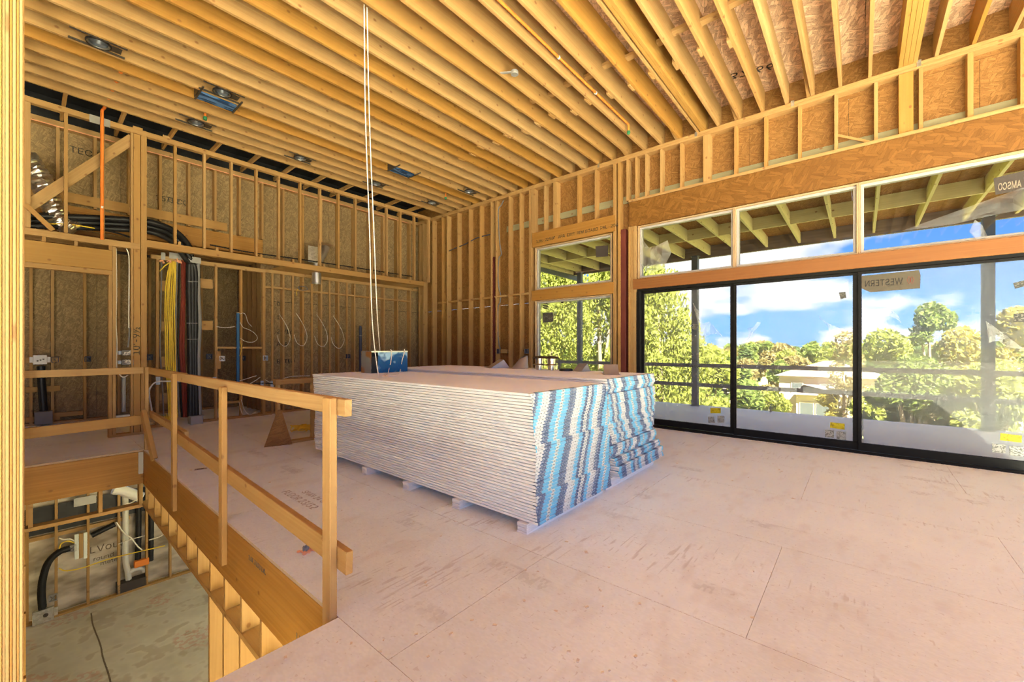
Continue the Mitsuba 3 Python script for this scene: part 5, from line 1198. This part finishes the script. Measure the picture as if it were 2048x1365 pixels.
note('ceiling', '37/66', (6.55, 1.45, H + JD - 0.001), (0.25, -0.97, 0), 0.14, 'ink', (0.97, 0.25, 0))
note('wall_stairwell', '2.0E 3100 LVL', (WX1 - 0.001, 3.45, -0.14), (0, -1, 0), 0.035, 'mark')
note('wall_stairwell', 'LVL', (WX1 - 0.001, 2.62, -0.36), (0, -1, 0), 0.05, 'mark')
note('floor', 'FLOOR 23/32', (1.62, 4.35, 0.0005), (0.0, -1, 0), 0.075, 'stamp', (1, 0, 0))
note('floor', 'SPAN 24 OC', (1.75, 4.2, 0.0005), (0.0, -1, 0), 0.06, 'stamp', (1, 0, 0))

# ------------------------------------------------------------------ odds and ends on the floor
def pf(px, py): return onZ(px, py, 0.0)
yS = 6.45
t = thing('work_frame', 'low lumber frame with a triangular strand board gusset, left of the drywall', 'work frame')
xa = 2.36
box(t + '__post', (xa, yS, 0.3), (xa + S2, yS + 0.089, 0.88), 'pine', 0.003, raw=True)
box(t + '__post_001', (2.86, yS, 0.001), (2.86 + S2, yS + 0.089, 0.88), 'pine', 0.003, raw=True)
box(t + '__top_rail', (xa - 0.03, yS - 0.01, 0.88), (3.6, yS + 0.09, 0.96), 'dark_pine', 0.003, raw=True)
box(t + '__bottom_rail', (xa + 0.1, yS - 0.02, 0.001), (3.6, yS + 0.09, 0.04), 'pine', 0.003, raw=True)
V, Fc = prism([(-0.17, 0.001), (0.19, 0.001), (0.05, 0.52), (0.0, 0.52)], (xa, yS - 0.001, 0), (0.95, -0.3, 0), (0, 0, 1), 0.014)
put(t + '__gusset', (V, Fc), 'osb_right', uv=np.stack([V[:, 0], V[:, 2]], 1), raw=True)
t = thing('strap_pile', 'heap of yellow strapping on the floor beside the drywall stack', 'straps')
g = np.random.default_rng(4); c0 = onZ(612, 838, 0)
put(t + '__loops', join([tubemesh([c0 + [0.16 * math.cos(q * 1.0 + j) + g.uniform(-.05, .05), 0.14 * math.sin(q + j * 2) + g.uniform(-.05, .05), 0.02 + 0.11 * g.uniform()] for q in np.linspace(0, 6, 9)], 0.009, 5) for j in range(7)]), 'yellow_cable', smooth=50, raw=True)
p0 = onZ(303, 818, 0.02); p1 = onZ(312, 821, 0.02)
t = thing('caulk_tube', 'white caulk tube lying on the floor behind the railing corner', 'caulk tube')
d = (p1 - p0) / np.linalg.norm(p1 - p0)
put(t + '__cartridge', lathe([(0, 0), (0.024, 0), (0.025, 0.004), (0.025, 0.19), (0.02, 0.2), (0, 0.2)], p0 + [0, 0, 0.006], d), 'white_plastic', smooth=40, raw=True)
put(t + '__nozzle', lathe([(0.009, 0.2), (0.004, 0.29), (0, 0.29)], p0 + [0, 0, 0.006], d, 10), 'white_plastic', smooth=40, raw=True)
c = pf(401, 912)
t = thing('metal_bracket', 'small tin plate lying on the floor near the middle post', 'metal scrap')
V, Fc = prism([(-0.06, -0.03), (0.06, -0.035), (0.065, 0.03), (-0.05, 0.035)], c + [0, 0, 0.0006], (0.95, -0.3, 0), (0.3, 0.95, 0), 0.003)
put(t + '__plate', (V, Fc), 'flash_metal', raw=True)
V, Fc = prism([(-0.03, -0.012), (0.03, -0.012), (0.03, 0.012), (-0.03, 0.012)], c + [0, 0, 0.004], (0.95, -0.3, 0), (0.3, 0.95, 0), 0.001)
put(t + '__slot', (V, Fc), 'dark_metal', raw=True)
c = pf(614, 1077)
t = thing('foam_scrap', 'crumb of orange foam and dark cable ends poking from the floor inside the railing', 'foam')
g = np.random.default_rng(9)
ms = []
for i in range(16):
    m_ = trimesh.creation.icosphere(1, g.uniform(0.007, 0.013)); ms.append((np.array(m_.vertices) * [1.3, 1.3, 0.6] + c + [g.uniform(-.05, .05), g.uniform(-.035, .035), 0.006], np.array(m_.faces)))
put(t + '__crumbs', join(ms), 'foam', smooth=50, raw=True)
put(t + '__cable_ends', join([tubemesh([c + [0.01 * j - 0.02, 0, 0.002], c + [0.012 * j - 0.02, 0.01, 0.03], c + [0.02 * j - 0.02, 0.0, 0.045]], 0.007, 6) for j in range(4)]), 'grey_cable', smooth=50, raw=True)
g = np.random.default_rng(21); ms = []
for i in range(150):
    x, y = (g.uniform(0.4, 2.2), g.uniform(0.5, 2.05)) if i < 40 else (g.uniform(1.2, 7.0), g.uniform(0.2, 6.5))
    if 2.3 < x < 5.1 and 1.7 < y < 5.7: continue
    s_ = g.uniform(0.004, 0.013) if i < 135 else g.uniform(0.012, 0.022)
    a_ = g.uniform(0, 6.28)
    ms.append(prism([(-s_, -s_ * 0.5), (s_ * 0.8, -s_ * 0.6), (s_, s_ * 0.4), (-s_ * 0.6, s_ * 0.6)], (x, y, 0.0004), (math.cos(a_), math.sin(a_), 0), (-math.sin(a_), math.cos(a_), 0), g.uniform(0.002, 0.006)))
tag(put('wood_chips', join(ms), 'pale_chip'), 'pale wood chips and crumbs scattered over the floor', 'debris', kind='stuff')
c = pf(684, 1201)
# ------------------------------------------------------------------ lower level fittings
def lowc(pts, Y, r, m, label, name='cable', cat='cable', n=8, group=None):
    return tag(tube(numbered(name), [onY(px, py, Y) for px, py in pts], r, m, n, k=6), label, cat, group)
lowc([(250.5, 965), (251, 1030), (251, 1090), (256, 1120), (258, 1148)], YL + 0.12, 0.05, 'pvc', 'white drain stack on the lower level wall', 'drain_pipe', 'pipe', 12)
lowc([(259, 1118), (268, 1113), (280, 1110), (288, 1112), (289, 1117)], YL + 0.10, 0.042, 'pvc', 'white branch pipe joining the drain stack', 'drain_pipe', 'pipe', 12)
lowc([(227, 952), (245, 955), (265, 962), (283, 968)], YL + 0.06, 0.10, 'white_plastic', 'thick white duct under the far rim beam', 'duct', 'duct', 12)
lowc([(85, 1190), (83, 1160), (86, 1130), (97, 1098), (118, 1078), (140, 1070)], YL - 0.03, 0.055, 'black_plastic', 'thick black hose curving up the lower wall to the backer board', 'hose', 'hose', 10)
for px, lab in ((277, 'black pipe on the lower wall right of the white drain stack'), (302, 'black pipe on the lower wall farthest right')):
    lowc([(px, 985), (px, 1030), (px - 1, 1095)], YL + 0.10, 0.05, 'black_plastic', lab, 'drain_pipe', 'pipe', 10)
lowc([(183, 1045), (205, 1034), (230, 1022)], YL + 0.09, 0.05, 'black_plastic', 'black pipe slanting over the membrane on the lower wall', 'drain_pipe', 'pipe', 10)
t = thing('backer_board', 'pale plywood backer board on the lower wall stud', 'board')
for i, (a_, b_, c_, d_) in enumerate(((149, 1043, 158, 1090), (158, 1041, 167, 1088), (167, 1039, 175, 1089))):
    A, B_ = onY(a_, b_, YL - 0.012), onY(c_, d_, YL - 0.012)
    box(t + '__strip' + ('' if i == 0 else f'_{i:03d}'), (A[0], YL - 0.035, B_[2]), (B_[0] - 0.004, YL - 0.006 - 0.004 * i, A[2]), 'gyp_face' if i != 1 else 'pine', 0.002, raw=True)
for pts, m, r, lab in (([(118, 1050), (128, 1053), (140, 1052), (149, 1056)], 'white_cable', 0.012, 'pale cable looping to the backer board on the lower wall'), ([(118, 1110), (128, 1115), (145, 1114), (170, 1108), (225, 1090), (330, 1065)], 'yellow_cable', 0.011, 'pale yellow cable strung across the lower wall studs'),
                       ([(232, 1018), (248, 1040), (262, 1050), (275, 1066), (284, 1074)], 'white_cable', 0.012, 'white cable crossing behind the drain stack'), ([(236, 1062), (265, 1052), (290, 1045)], 'white_cable', 0.009, 'thin white cable low right of the drain stack'), ([(298, 1054), (320, 1047), (336, 1036)], 'white_cable', 0.012, 'white cable at the far right of the lower wall'), ([(245, 985), (265, 978), (283, 967)], 'white_cable', 0.011, 'white cable just under the white duct'),
                       ([(118, 1075), (122, 1062), (135, 1056), (150, 1060)], 'yellow_cable', 0.011, 'yellowish cable looping beside the black hose')):
    lowc(pts, YL - 0.02, r, m, lab)
c = onY(88, 1204, YL - 0.06)
t = thing('floor_box', 'grey metal box on the lower wall plate at the end of the black hose', 'box')
box(t + '__body', c + [-0.14, -0.03, -0.13], c + [0.12, 0.04, 0.11], 'galv', 0.005, raw=True); box(t + '__ear', c + [0.121, -0.03, -0.06], c + [0.17, 0.0, 0.08], 'galv', raw=True)
put(t + '__knockout', lathe([(0, 0), (0.035, 0), (0.035, 0.004), (0, 0.004)], c + [0.02, -0.031, 0.0], (0, -1, 0), 12), 'dark_metal', raw=True)
for px, py, lab in ((144, 1071, 'outlet box at the left edge of the backer board below'), (106, 1170, 'outlet box low between the left studs of the lower wall')):
    outlet(px, py, YL - 0.03, lab, 'galv_dull', 0.055)
c = onY(172, 976, YL - 0.03)
tag(box(numbered('nail_plate'), c + [-0.16, -0.004, -0.07], c + [0.14, 0, 0.09], 'galv_dull'), 'grey plate on the short stud under the far rim beam', 'metal plate')
c = onY(287, 1100, YL - 0.03)
tag(box(numbered('fire_stop_block'), c + [-0.14, 0.0, -0.06], c + [0.09, 0.10, 0.07], 'cpvc', 0.01), 'rust orange block on the stud beside the white branch pipe', 'block')
c = onY(263, 1156, YL + 0.05)
tag(box(numbered('sump_box'), (c[0] - 0.22, YL + 0.0, ZL + 0.001), (c[0] + 0.24, YL + 0.2, ZL + 0.22), 'card_dark', 0.004), 'dark box at the foot of the white drain stack', 'box')
